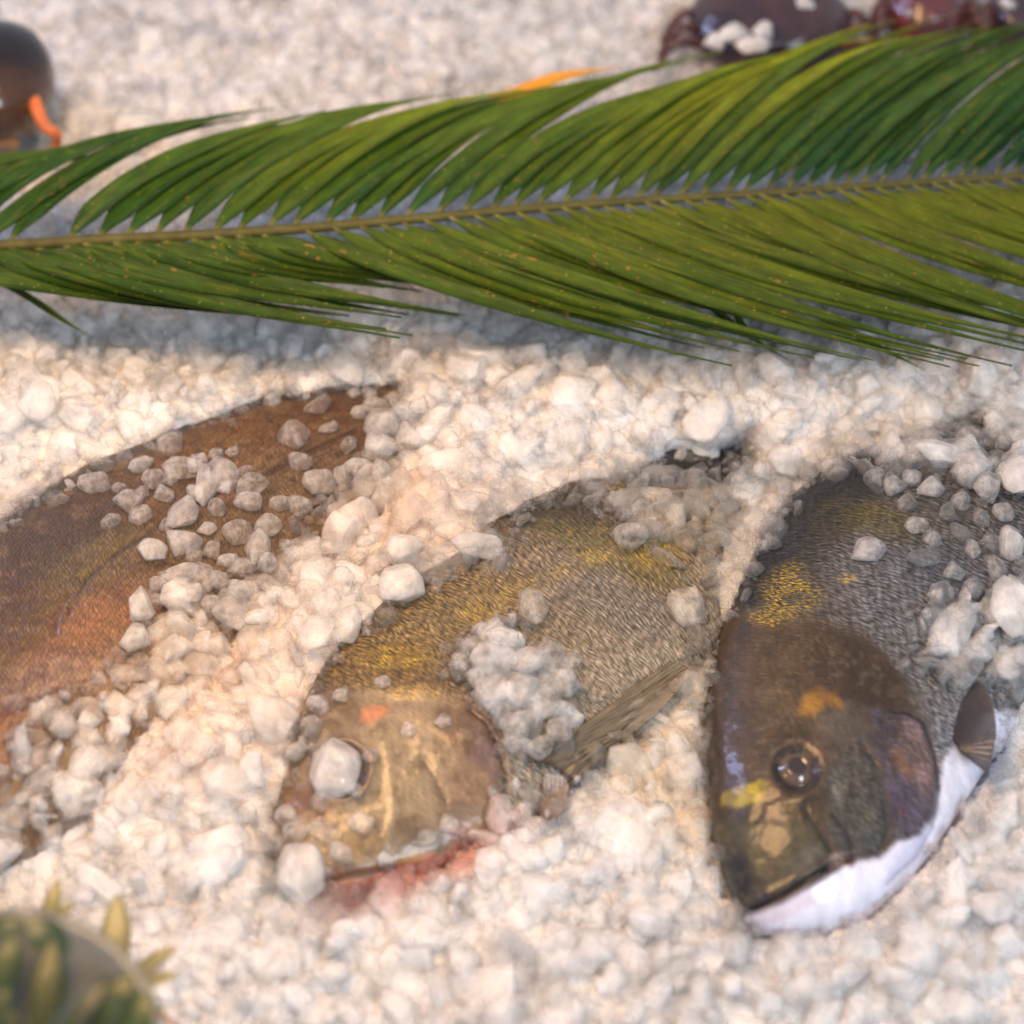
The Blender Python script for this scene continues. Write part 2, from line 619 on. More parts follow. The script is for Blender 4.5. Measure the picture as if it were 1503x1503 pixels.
class Paint:
    def __init__(self, px, py, c):
        self.px, self.py = px, py
        self.c = np.broadcast_to(lin(c), px.shape + (3,)).copy()
        self.wx = px + 16 * (fbm(px / 26, py / 26, 1.3, 3) - 0.5)
        self.wy = py + 16 * (fbm(px / 26, py / 26, 7.7, 9) - 0.5)

    def put(self, m, c):
        m = np.clip(m, 0, 1)[..., None]
        self.c = self.c * (1 - m) + lin(c) * m

    def blob(self, cx, cy, rx, ry, ang, c, k=1.0, soft=0.5):
        a = math.radians(ang)
        x, y = self.wx - cx, self.wy - cy
        q = np.hypot((x * math.cos(a) + y * math.sin(a)) / rx, (-x * math.sin(a) + y * math.cos(a)) / ry)
        m = (1 - sstep(1 - soft, 1 + soft, q)) * k
        self.put(m, c)
        return m

    def poly(self, pts, c, k=1.0, soft=6, raw=False):
        sd = sdpoly(self.px if raw else self.wx, self.py if raw else self.wy, pts)
        m = (1 - sstep(-soft, soft, sd)) * k
        self.put(m, c)
        return m

    def line(self, pts, w, c, k=1.0):
        d = dline(self.px + 4 * (fbm(self.px / 12, self.py / 12, 3, 4) - .5), self.py, pts)
        m = (1 - sstep(w * 0.3, w, d)) * k
        self.put(m, c)
        return m


def groove(px, py, pts, w, depth):
    return -depth * np.exp(-(dline(px, py, pts) / w) ** 2)


# ---- the right-hand bream
ST_C = [((1087, 1349), (1089, 1351)), ((1080, 1330), (1104, 1362)), ((1070, 1304), (1136, 1370)), ((1056, 1262), (1190, 1368)),
        ((1044, 1215), (1252, 1354)), ((1037, 1165), (1312, 1314)), ((1034, 1110), (1362, 1258)), ((1035, 1050), (1402, 1200)),
        ((1042, 990), (1440, 1140)), ((1056, 930), (1480, 1085)), ((1078, 868), (1530, 1040)), ((1104, 810), (1580, 1000)),
        ((1140, 755), (1625, 970)), ((1188, 712), (1665, 940)), ((1243, 676), (1705, 910)), ((1310, 648), (1740, 875)),
        ((1385, 630), (1775, 835)), ((1465, 630), (1805, 800)), ((1560, 645), (1830, 768)), ((1680, 670), (1850, 745)), ((1760, 690), (1865, 735))]
OPERC_C = [(1306, 1046), (1330, 1047), (1355, 1061), (1371, 1106), (1378, 1160), (1369, 1213), (1345, 1258), (1300, 1300)]
OPC_POLY = [(1200, 1010), (1306, 1042)] + OPERC_C[1:6] + [(1420, 1260), (1300, 1460), (1000, 1460), (960, 1250), (960, 1060), (1100, 960)]
PREOP_C = [(1262, 1092), (1281, 1120), (1299, 1173), (1303, 1226), (1286, 1255), (1245, 1264)]
MOUTH_C = [(1080, 1342), (1115, 1330), (1150, 1314), (1190, 1290), (1220, 1272), (1248, 1262)]


def relief_c(px, py, t, S):
    h = 0 * px
    h += 0.0022 * (1 - sstep(-7, 1.5, sdpoly(px, py, OPC_POLY))) * sstep(1120, 1320, px + 0.3 * py - 300)
    h += groove(px, py, OPERC_C, 4.5, 0.0018) * 0.7
    h += groove(px, py, PREOP_C, 5, 0.0013)
    h += groove(px, py, MOUTH_C, 4.5, 0.0030)
    h += groove(px, py, [(1180, 1186), (1200, 1222), (1217, 1250)], 5, 0.0005)
    h += groove(px, py, [(1222, 1200), (1238, 1222), (1245, 1245)], 5, 0.0005)
    h += groove(px, py, [(1112, 1200), (1118, 1178), (1140, 1168), (1165, 1166)], 8, 0.0005)
    q = np.hypot(px - 1170, (py - 1130))
    h += 0.0012 * np.exp(-((q - 40) / 13) ** 2) - 0.0040 * np.exp(-(q / 30) ** 2)
    h += 0.0016 * np.exp(-(dline(px, py, [(1105, 1328), (1150, 1306), (1200, 1278)]) / 9) ** 2) * 0.6
    h += 0.0010 * (fbm(px / 40, py / 40, 2, 8) - 0.5)
    h += 0.00025 * (fbm(px / 9, py / 9, 2, 18) - 0.5)
    return h


def paint_c(px, py, t, S):
    p = Paint(px, py, (122, 117, 112))
    p.put(1 - sstep(0.05, 0.42, t), (52, 53, 54))
    p.put(sstep(0.45, 0.9, t), (176, 172, 172))
    p.blob(1300, 870, 90, 60, 50, (156, 158, 164), 0.6)
    p.blob(1370, 830, 80, 40, 30, (120, 126, 138), 0.6)
    p.blob(1220, 745, 70, 40, -20, (50, 52, 46), 0.7)
    p.blob(1300, 770, 60, 24, 20, (118, 108, 52), 0.55)
    p.blob(1350, 1000, 60, 40, 40, (158, 152, 146), 0.8)
    # head
    head = p.poly([(1080, 890), (1180, 905), (1265, 930), (1330, 1000), (1360, 1060), (1380, 1160), (1340, 1270), (1240, 1380), (1060, 1380), (1000, 1200), (1000, 950)], (104, 80, 52), 1, 16)
    p.blob(1255, 985, 85, 42, 32, (84, 60, 36), 0.95, 0.35)
    p.blob(1120, 990, 60, 60, 0, (112, 84, 50), 0.7)
    p.blob(1110, 1060, 55, 50, 0, (112, 90, 62), 0.7)
    p.poly([(1000, 880), (1062, 930), (1052, 1050), (1056, 1180), (1085, 1300), (1000, 1300)], (66, 48, 30), 0.75, 14)
    p.blob(1150, 1095, 55, 30, 20, (70, 50, 26), 0.6)
    p.blob(1240, 1075, 45, 35, 30, (124, 112, 98), 0.85)
    cheek = p.poly([(1205, 1150), (1230, 1095), (1270, 1085), (1300, 1160), (1305, 1225), (1288, 1256), (1235, 1262), (1210, 1215)], (112, 106, 96), 0.95, 9)
    p.blob(1232, 1160, 12, 34, 0, (156, 154, 136), 0.6)
    op = p.poly([(1275, 1040), (1330, 1048), (1360, 1075), (1376, 1130), (1376, 1190), (1350, 1235), (1312, 1235), (1303, 1165), (1282, 1110)], (134, 118, 132), 0.95, 8)
    p.blob(1305, 1080, 26, 34, -20, (74, 66, 76), 0.85)
    p.blob(1345, 1110, 26, 46, -20, (190, 152, 144), 0.85)
    p.blob(1322, 1180, 22, 30, 0, (112, 88, 118), 0.7)
    p.blob(1322, 1192, 10, 8, 0, (150, 96, 112), 0.8)
    orange = p.blob(1322, 1125, 26, 10, 60, (206, 138, 92), 0.75)
    p.blob(1355, 1150, 12, 26, 0, (200, 160, 150), 0.7)
    # snout
    p.poly([(1050, 1210), (1170, 1180), (1215, 1250), (1190, 1285), (1110, 1325), (1060, 1320)], (104, 96, 66), 0.95, 12)
    p.blob(1150, 1240, 40, 28, 20, (122, 114, 74), 0.7)
    p.blob(1185, 1262, 30, 14, -30, (136, 132, 118), 0.8)
    p.poly([(1040, 1240), (1095, 1255), (1118, 1300), (1135, 1322), (1085, 1346), (1040, 1330)], (44, 42, 46), 0.97, 10)
    p.blob(1178, 1192, 30, 12, -70, (62, 50, 34), 0.6)
    p.blob(1105, 1195, 34, 16, 50, (70, 54, 36), 0.6)
    p.line([(1178, 1180), (1200, 1222), (1219, 1254)], 6, (52, 46, 40), 0.8)
    p.line([(1222, 1200), (1240, 1225), (1246, 1250)], 5, (50, 46, 46), 0.8)
    p.line(PREOP_C, 5, (84, 78, 80), 0.5)
    # white jaw and belly
    white = [(1078, 1346), (1150, 1322), (1195, 1297), (1250, 1268), (1290, 1262), (1315, 1238), (1350, 1232), (1376, 1190), (1384, 1120), (1420, 1060), (1480, 1040), (1540, 1100), (1420, 1330), (1200, 1400), (1070, 1400)]
    p.poly(white, (226, 222, 236), 1, 7)
    p.put(1 - sstep(-7, 7, sdpoly(p.wx, p.wy, white)), (250, 246, 255))
    p.blob(1150, 1338, 70, 14, -22, (216, 200, 212), 0.7)
    p.blob(1330, 1262, 40, 12, -50, (210, 208, 232), 0.6)
    p.line([(1085, 1344), (1150, 1318), (1196, 1292), (1226, 1272)], 14, (84, 76, 84), 0.9)  # shade painted as a grey band along the mouth
    p.line(MOUTH_C, 5, (40, 34, 38), 0.95)
    p.blob(1232, 1266, 14, 9, -20, (206, 172, 150), 0.9)
    p.blob(1246, 1264, 5, 12, 0, (130, 90, 96), 0.8)
    p.line(OPERC_C[:5], 4.5, (52, 40, 46), 0.85)
    p.line(OPERC_C[4:], 4, (176, 168, 186), 0.6)
    p.blob(1410, 1075, 22, 40, 10, (170, 168, 176), 0.7)
    # marks
    p.poly([(1060, 1186), (1062, 1168), (1085, 1156), (1116, 1144), (1130, 1152), (1118, 1172), (1084, 1186)], (255, 226, 50), 0.95, 6)
    p.poly([(1176, 1050), (1178, 1022), (1203, 1009), (1226, 1016), (1234, 1042), (1212, 1036), (1190, 1052)], (240, 172, 60), 0.9, 9)
    q = np.hypot(px - 1170, py - 1130)
    p.put(1 - sstep(30, 48, q), (58, 42, 32))
    p.blob(1208, 1095, 10, 26, -30, (160, 128, 96), 0.5)
    # blue-white shine of the wet forehead ridge is left to the lamps
    gold = 1 - sstep(0.5, 1.3, np.hypot((p.wx - 1160) / 46, (p.wy - 868) / 40))
    gold = np.maximum(gold, 0.9 * (1 - sstep(0.4, 1.2, np.hypot((p.wx - 1130) / 34, (p.wy - 905) / 22))))
    gold = np.maximum(gold, 0.9 * (1 - sstep(0.5, 1.2, np.hypot((p.wx - 1243) / 16, (p.wy - 847) / 8))))
    gold = np.maximum(gold, 0.13 * (1 - sstep(0.5, 1.4, np.hypot((p.wx - 1260) / 90, (p.wy - 760) / 30))))
    scaly = np.clip(1 - head, 0.0, 1)
    scaly = np.maximum(scaly, 0.8 * cheek)
    scaly = np.maximum(scaly, 0.6 * op)
    scaly = np.maximum(scaly, 0.24)
    wm = (1 - sstep(-7, 7, sdpoly(p.wx, p.wy, white)))[..., None]
    p.c = p.c * (1 + 1.2 * wm)
    p.put(0.5 * sstep(0.52, 0.7, fbm(px / 16, py / 20, 5, 71)) * (head - wm[..., 0]), (78, 58, 36))
    p.put(0.35 * sstep(0.55, 0.75, fbm(px / 11, py / 9, 2, 91)) * (head - wm[..., 0]), (160, 140, 112))
    p.put((1 - sstep(0.02, 0.10, t)) * (py < 720), (24, 22, 20))  # darkness of the ice gap painted along the top of the back
    scaly = scaly * (1 - 0.9 * (1 - sstep(-4, 6, sdpoly(px, py, white))))
    return p.c, gold, scaly


# ---- the middle bream, half sunk in ice
ST_B = [((428, 1306), (430, 1309)), ((414, 1286), (450, 1322)), ((404, 1250), (492, 1326)), ((400, 1200), (552, 1308)),
        ((404, 1150), (612, 1286)), ((414, 1090), (680, 1254)), ((432, 1030), (742, 1220)), ((460, 970), (800, 1190)),
        ((500, 915), (852, 1155)), ((560, 862), (902, 1115)), ((630, 812), (952, 1078)), ((706, 762), (1000, 1040)),
        ((785, 722), (1048, 1000)), ((868, 690), (1090, 950)), ((950, 670), (1122, 880)), ((1040, 656), (1150, 790)),
        ((1110, 652), (1172, 730)), ((1160, 648), (1190, 700))]
OPERC_B = [(690, 1040), (716, 1060), (733, 1095), (741, 1140), (738, 1190), (715, 1230)]


def relief_b(px, py, t, S):
    h = groove(px, py, OPERC_B, 5, 0.0018)
    h += 0.0010 * (1 - sstep(-16, 4, sdpoly(px, py, [(600, 1030), (690, 1040)] + OPERC_B[1:] + [(600, 1290), (430, 1310), (400, 1150), (470, 1060)])))
    h += groove(px, py, [(625, 1120), (640, 1150), (652, 1175)], 7, 0.0007)
    h += groove(px, py, [(470, 1296), (520, 1285), (570, 1276), (600, 1270)], 5, 0.002)
    h += 0.0005 * np.exp(-(dline(px, py, [(560, 1070), (572, 1130), (578, 1200), (560, 1250)]) / 8) ** 2)
    q = np.hypot(px - 500, py - 1132)
    h += 0.002 * np.exp(-((q - 44) / 12) ** 2) - 0.004 * np.exp(-(q / 32) ** 2)
    h += 0.0012 * (fbm(px / 40, py / 40, 4, 8) - 0.5) + 0.0003 * (fbm(px / 10, py / 10, 2, 18) - 0.5)
    return h


def paint_b(px, py, t, S):
    p = Paint(px, py, (146, 130, 108))
    p.put(1 - sstep(0.0, 0.32, t), (82, 76, 54))
    p.put(sstep(0.5, 0.9, t), (170, 158, 140))
    p.blob(640, 900, 130, 46, -22, (140, 118, 72), 0.8)
    p.blob(560, 980, 90, 44, -10, (136, 108, 54), 0.9)
    p.blob(830, 760, 80, 30, 10, (58, 56, 44), 0.8)
    p.blob(860, 800, 90, 26, 20, (120, 112, 72), 0.5)
    p.blob(900, 880, 110, 44, 20, (134, 126, 118), 0.8)
    p.blob(960, 830, 50, 40, 20, (120, 104, 50), 0.7)
    p.blob(640, 1020, 60, 34, 10, (112, 86, 56), 0.8)
    # head
    head = p.poly([(440, 1020), (620, 1010), (700, 1035), (745, 1110), (740, 1200), (640, 1330), (400, 1340), (360, 1150)], (176, 152, 120), 0.95, 14)
    p.blob(480, 1050, 60, 26, -10, (122, 94, 54), 0.8)
    p.blob(690, 1075, 50, 40, 30, (112, 84, 66), 0.9)
    p.blob(716, 1110, 22, 46, -10, (124, 100, 100), 0.85)
    p.blob(690, 1150, 34, 30, 0, (164, 130, 104), 0.7)
    p.blob(590, 1160, 46, 70, 0, (160, 142, 112), 0.7)
    p.blob(600, 1230, 50, 30, 0, (142, 118, 84), 0.7)
    p.blob(450, 1180, 44, 22, 20, (138, 94, 60), 0.85)
    p.blob(520, 1240, 40, 16, -8, (176, 146, 96), 0.7)
    p.blob(615, 1262, 40, 8, -10, (206, 164, 92), 0.8)
    p.line([(556, 1080), (566, 1130), (574, 1180), (566, 1240)], 9, (196, 180, 136), 0.5)
    p.put(0.5 * sstep(0.5, 0.7, fbm(px / 14, py / 22, 5, 71)) * head, (104, 82, 58))
    p.put(0.4 * sstep(0.55, 0.75, fbm(px / 18, py / 12, 2, 91)) * head, (190, 168, 140))
    p.poly([(528, 1060), (534, 1042), (556, 1034), (574, 1036), (566, 1050), (545, 1062)], (244, 160, 112), 0.9, 8)
    p.poly([(474, 1302), (480, 1280), (540, 1268), (590, 1264), (580, 1278), (520, 1292)], (134, 92, 70), 0.9, 5)
    p.poly([(474, 1306), (540, 1288), (600, 1268), (700, 1232), (760, 1200), (720, 1300), (560, 1340), (470, 1340)], (222, 152, 138), 0.95, 7)
    p.blob(580, 1280, 26, 7, -16, (206, 106, 96), 0.8)
    p.blob(675, 1230, 14, 22, 20, (206, 140, 130), 0.6)
    p.line(OPERC_B, 5, (74, 50, 44), 0.85)
    p.line([(625, 1120), (645, 1160), (655, 1180)], 5, (96, 74, 70), 0.7)
    p.line([(470, 1298), (520, 1288), (580, 1274)], 4, (80, 50, 42), 0.8)
    p.poly([(900, 640), (1130, 630), (1130, 700), (1040, 715), (960, 712), (900, 700)], (30, 28, 24), 0.95, 8)  # dark of the gap in the ice painted onto the back
    q = np.hypot(px - 500, py - 1132)
    p.put(0.9 * (1 - sstep(38, 56, q)), (86, 66, 56))
    p.blob(830, 1165, 30, 36, 10, (198, 192, 190), 0.9)
    gold = 1 - sstep(0.6, 1.4, dline(p.wx, p.wy, [(690, 905), (740, 880), (800, 850), (900, 806)]) / 13)
    gold = gold * 0.7
    gold = np.maximum(gold, 1 - sstep(0.5, 1.3, np.hypot((p.wx - 575) / 60, (p.wy - 965) / 18)))
    gold = np.maximum(gold, 0.8 * (1 - sstep(0.5, 1.3, np.hypot((p.wx - 965) / 40, (p.wy - 815) / 22))))
    gold = np.maximum(gold, 0.6 * (1 - sstep(0.5, 1.3, np.hypot((p.wx - 600) / 60, (p.wy - 1015) / 12))))
    gold = np.maximum(gold, 0.3 * (1 - sstep(0.5, 1.3, np.hypot((p.wx - 850) / 70, (p.wy - 770) / 18))))
    gold = np.maximum(gold, 0.5 * (1 - sstep(0.5, 1.3, np.hypot((p.wx - 480) / 18, (p.wy - 1075) / 10))))
    scaly = np.clip(1 - 0.85 * head, 0.15, 1) * 0.85
    return p.c, gold, scaly


# ---- the brown fish at the left
ST_A = [((-420, 1330), (-416, 1336)), ((-330, 1130), (-250, 1400)), ((-220, 975), (-90, 1370)), ((-110, 868), (60, 1300)),
        ((0, 775), (190, 1210)), ((105, 703), (300, 1110)), ((215, 651), (400, 1010)), ((325, 604), (500, 920)),
        ((435, 577), (590, 840)), ((545, 565), (660, 760)), ((640, 562), (716, 690)), ((700, 568), (750, 650))]


def relief_a(px, py, t, S):
    h = groove(px, py, [(100, 900), (126, 847), (175, 808), (228, 774), (300, 730), (396, 690), (440, 664), (520, 630)], 5, 0.0009)
    h += groove(px, py, [(78, 930), (86, 895), (100, 870)], 6, 0.0012)
    h += 0.0018 * (fbm(px / 50, py / 50, 4, 8) - 0.5) + 0.0008 * (fbm(px / 10, py / 10, 2, 18) - 0.5)
    return h


def paint_a(px, py, t, S):
    p = Paint(px, py, (132, 94, 64))
    p.put(1 - sstep(0.0, 0.16, t), (86, 54, 40))
    p.blob(70, 800, 130, 60, -35, (92, 64, 38), 0.85)
    p.blob(130, 830, 90, 34, -30, (126, 100, 62), 0.7)
    p.blob(330, 660, 110, 40, -20, (146, 98, 62), 0.8)
    p.blob(480, 620, 90, 50, -10, (132, 88, 62), 0.8)
    p.blob(250, 730, 70, 40, -20, (120, 80, 50), 0.6)
    p.blob(130, 940, 110, 60, -30, (166, 106, 72), 0.85)
    p.blob(150, 910, 60, 30, -20, (186, 116, 72), 0.5)
    p.blob(60, 1000, 80, 30, -20, (156, 112, 98), 0.8)
    p.blob(20, 900, 60, 60, 0, (112, 76, 46), 0.7)
    p.blob(0, 1090, 60, 60, 0, (156, 86, 62), 0.8)
    p.blob(230, 980, 120, 60, -30, (196, 144, 108), 0.8)
    k = fbm(px / 16, py / 10, 3.1, 40)
    p.put(0.35 * sstep(0.5, 0.75, k), (92, 58, 34))
    k = fbm(px / 20, py / 12, 9.1, 60)
    p.put(0.35 * sstep(0.55, 0.8, k), (188, 140, 96))
    p.line([(100, 900), (126, 847), (175, 808), (228, 774), (300, 730), (396, 690), (440, 664), (520, 630)], 6, (70, 44, 24), 0.55)
    p.line([(78, 930), (86, 895), (100, 870)], 9, (112, 70, 44), 0.6)
    p.line([(-60, 822), (0, 775), (60, 732), (110, 700), (215, 652), (300, 612), (400, 583), (592, 562)], 11, (58, 36, 30), 0.8)
    return p.c, 0 * px, 0.75 + 0 * px


fishes_top = []
fishC = empty('sea_bream', tuple(at(1240, 1020, 0)), 'dark grey sea bream at the right, head down with bare eye and white jaw', 'fish')
bodyC, topC = build_fish_body('body', ST_C, -0.007, [0.36, 0.33, 0.29, 0.26, 0.235, 0.22, 0.21, 0.20, 0.19, 0.17, 0.15, 0.12, 0.10], M_BREAM, paint_c, relief_c, fishC, 360, 240, tone=np.array([.38, .40, .43]))
fishB = empty('sea_bream', tuple(at(700, 1000, 0)), 'olive gold sea bream in the middle, half sunk in ice with pink jaw', 'fish')
bodyB, topB = build_fish_body('body', ST_B, -0.013, [0.34, 0.28, 0.23, 0.19, 0.175, 0.17, 0.16, 0.15, 0.13, 0.12], M_BREAM, paint_b, relief_b, fishB, 340, 220, tone=np.array([.66, .67, .66]))
fishA = empty('brown_fish', tuple(at(250, 850, 0)), 'reddish brown fish at the left whose back is strewn with loose ice', 'fish')
bodyA, topA = build_fish_body('body', ST_A, -0.010, [0.20, 0.18, 0.17, 0.165, 0.16, 0.15, 0.14, 0.13], M_BROWN, paint_a, relief_a, fishA, 300, 200, tone=np.array([.55, .68, .72]))


# ------------------------------------------------------------------ height maps of fish and ice
GX0, GX1, GY0, GY1, CELL = -0.62, 0.66, -0.42, 0.86, 0.002
NX, NY = int((GX1 - GX0) / CELL) + 1, int((GY1 - GY0) / CELL) + 1
gx = GX0 + np.arange(NX) * CELL
gy = GY0 + np.arange(NY) * CELL
XX, YY = np.meshgrid(gx, gy)
FH = np.full((NY, NX), -1.0)
for top in (topA, topB, topC):
    ix = np.clip(((top[:, 0] - GX0) / CELL).round().astype(int), 0, NX - 1)
    iy = np.clip(((top[:, 1] - GY0) / CELL).round().astype(int), 0, NY - 1)
    np.maximum.at(FH, (iy, ix), top[:, 2])
# close pin holes
for _ in range(2):
    nb = np.stack([np.roll(FH, 1, 0), np.roll(FH, -1, 0), np.roll(FH, 1, 1), np.roll(FH, -1, 1)])
    cnt = (nb > -0.9).sum(0)
    FH = np.where((FH < -0.9) & (cnt >= 3), np.where(nb > -0.9, nb, 0).sum(0) / np.maximum(cnt, 1), FH)
on_fish = FH > -0.9


def gblur(A, sig):
    r = int(3 * sig)
    k = np.exp(-0.5 * (np.arange(-r, r + 1) / sig) ** 2)
    k /= k.sum()
    for ax in (0, 1):
        P = np.pad(A, [(r, r) if i == ax else (0, 0) for i in (0, 1)], mode='edge')
        out = 0
        for i, w in enumerate(k):
            sl = [slice(None)] * 2
            sl[ax] = slice(i, i + A.shape[ax])
            out = out + w * P[tuple(sl)]
        A = out
    return A


base = 0.010 * (fbm(XX / 0.07, YY / 0.07, 0, 21, 3) - 0.5) * 1.6
PXg, PYg = proj(np.stack([XX, YY, 0 * XX], -1))
# ridge of ice heaped between the fish and the palm leaf, and a heap between the two left fish
ridge = np.exp(-((PYg - (600 - 0.03 * (PXg - 700))) / 75.0) ** 2)
base += 0.020 * ridge * (0.7 + 0.6 * fbm(PXg / 130, PYg / 130, 0, 3, 2))
heap = np.exp(-(dline(PXg, PYg, [(640, 760), (520, 860), (420, 960), (330, 1060)]) / 70.0) ** 2)
base += 0.016 * heap
base += 0.012 * np.exp(-(((PXg - 240) / 160) ** 2 + ((PYg - 1150) / 90) ** 2))
base -= 0.006 * np.exp(-(((PXg - 700) / 90) ** 2 + ((PYg - 500) / 40) ** 2))
exp_sd = exposed_sd(*proj(np.stack([XX, YY, np.where(on_fish, FH, 0)], -1)))
bare = on_fish & (exp_sd < 0)
G0 = np.where(bare, FH - 0.005, np.where(on_fish, np.maximum(base, FH + 0.005), base))
G = gblur(G0, 2.6)
G = np.where(bare, np.minimum(G, FH - 0.012), np.where(on_fish, np.maximum(G, FH + 0.003), G))


def grid_get(A, x, y):
    ix = np.clip(((x - GX0) / CELL).round().astype(int), 0, NX - 1)
    iy = np.clip(((y - GY0) / CELL).round().astype(int), 0, NY - 1)
    return A[iy, ix]


SURF = np.maximum(G, np.where(on_fish, FH, -1))


def rest(px, py, lift=0.0):
    """the point of the ice or fish surface seen at px, py"""
    z = 0.0
    for _ in range(12):
        p = at(px, py, z + lift)
        z = 0.5 * z + 0.5 * float(grid_get(SURF, p[0], p[1]))
    return at(px, py, z + lift)


def stain_glow_of(px, py):
    """pink melt water by the jaw, painted warm light by the brown fish"""
    c = np.ones(np.shape(px) + (3,))
    k = 0.85 * np.exp(-(dline(px, py, [(480, 1325), (580, 1300), (690, 1255), (740, 1205)]) / 24.0) ** 2) * (0.5 + fbm(px / 30, py / 30, 0, 2, 2))
    c = c * (1 - k[..., None]) + np.array([1.0, 0.62, 0.56]) * k[..., None]
    k = 0.9 * np.exp(-(((px - 260) / 280) ** 2 + ((py - 980) / 200) ** 2)) + 0.75 * np.exp(-(((px - 560) / 150) ** 2 + ((py - 740) / 110) ** 2))  # warm light and bounce painted into the ice as peach
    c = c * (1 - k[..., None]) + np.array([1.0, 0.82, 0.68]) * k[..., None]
    k = 0.8 * np.exp(-(dline(px, py, [(1010, 760), (1030, 950), (930, 1100), (1000, 1200)]) / 60.0) ** 2)  # beige tint between the breams
    c = c * (1 - k[..., None]) + np.array([0.95, 0.83, 0.66]) * k[..., None]
    return c


# the packed bed under the loose grains
st = 2
sub = (slice(0, NY, st), slice(0, NX, st))
zb = (G - 0.0052)[sub]
V = np.stack([XX[sub], YY[sub], zb], -1)
ny, nx = zb.shape
pxb, pyb = proj(V)
idx = np.arange(ny * nx).reshape(ny, nx)
F = np.stack([idx[:-1, :-1], idx[:-1, 1:], idx[1:, 1:], idx[1:, :-1]], -1).reshape(-1, 4)
bed = mesh_obj('ice_bed', V.reshape(-1, 3), F, M_BED, None, True, stain_glow_of(pxb, pyb).reshape(-1, 3))
props(bed, kind='structure')
# a far skirt so the bed runs on past the detailed part
B = 3.0
sk = mesh_obj('ground', [(-B, -B, -0.03), (B, -B, -0.03), (B, B, -0.03), (-B, B, -0.03)], [(0, 1, 2, 3)], M_BED, None, False,
              np.ones((4, 3)))
props(sk, kind='structure')


# ------------------------------------------------------------------ ice chunks: 16 shapes
def chunk_mesh(seed, sub=4):
    r = np.random.default_rng(seed)
    bm = bmesh.new()
    bmesh.ops.create_icosphere(bm, subdivisions=sub, radius=1.0)
    P = np.array([v.co[:] for v in bm.verts])
    F = [[v.index for v in f.verts] for f in bm.faces]
    bm.free()
    el = np.array([1.0, r.uniform(0.72, 1.0), r.uniform(0.42, 0.7)])
    n = P.copy()
    rad = 1 + 0.50 * (fbm(P[:, 0] * 1.2 + seed * 3.1, P[:, 1] * 1.2, P[:, 2] * 1.2, seed, 2) - 0.5)
    rad += 0.16 * (fbm(P[:, 0] * 3 + seed, P[:, 1] * 3, P[:, 2] * 3, seed + 5, 2) - 0.5)
    P = P * rad[:, None]
    # broken faces
    for _ in range(r.integers(12, 20)):
        d = r.normal(size=3)
        d /= np.linalg.norm(d)
        lim = r.uniform(0.58, 0.88)
        e = P @ d - lim
        P = P - np.where(e > 0, e * 0.97, 0)[:, None] * d
    P += n * (0.035 * (fbm(n[:, 0] * 8 + seed, n[:, 1] * 8, n[:, 2] * 8, seed + 9, 2) - 0.5))[:, None]
    P *= el
    m = bpy.data.meshes.new('ice_chunk')
    m.from_pydata([tuple(v) for v in P], [], F)
    m.polygons.foreach_set('use_smooth', [True] * len(m.polygons))
    m.materials.append(M_ICE)
    m.update()
    return m


NV = 16
CH = [chunk_mesh(100 + i) for i in range(NV)]
named_chunks = []


def chunk(px, py, w, h, rot, clarity, label, group=None, lift=0.35, var=None, stain_glow=None, z=None):
    """w, h in photo pixels; rot turns it in the plane of the bed"""
    k = len(named_chunks)
    rx = w * PXM * 0.5
    ry = h * PXM * 0.5 / 0.85
    rz = min(rx, ry) * 1.05
    p = rest(px, py, rz * lift) if z is None else at(px, py, z)
    o = bpy.data.objects.new('ice_chunk', CH[(k if var is None else var) % NV])
    COL.objects.link(o)
    o.location = tuple(p)
    o.scale = (rx, ry * 1.15, rz * 1.3)
    o.rotation_euler = (rng.uniform(-0.35, 0.35), rng.uniform(-0.35, 0.35), math.radians(rot))
    o['clarity'] = float(clarity)
    s = stain_glow_of(np.array([px]), np.array([py]))[0] if stain_glow is None else stain_glow
    o['stain_glow'] = [float(v) for v in s]
    props(o, label, 'ice chunk', group)
    named_chunks.append(o)
    return o


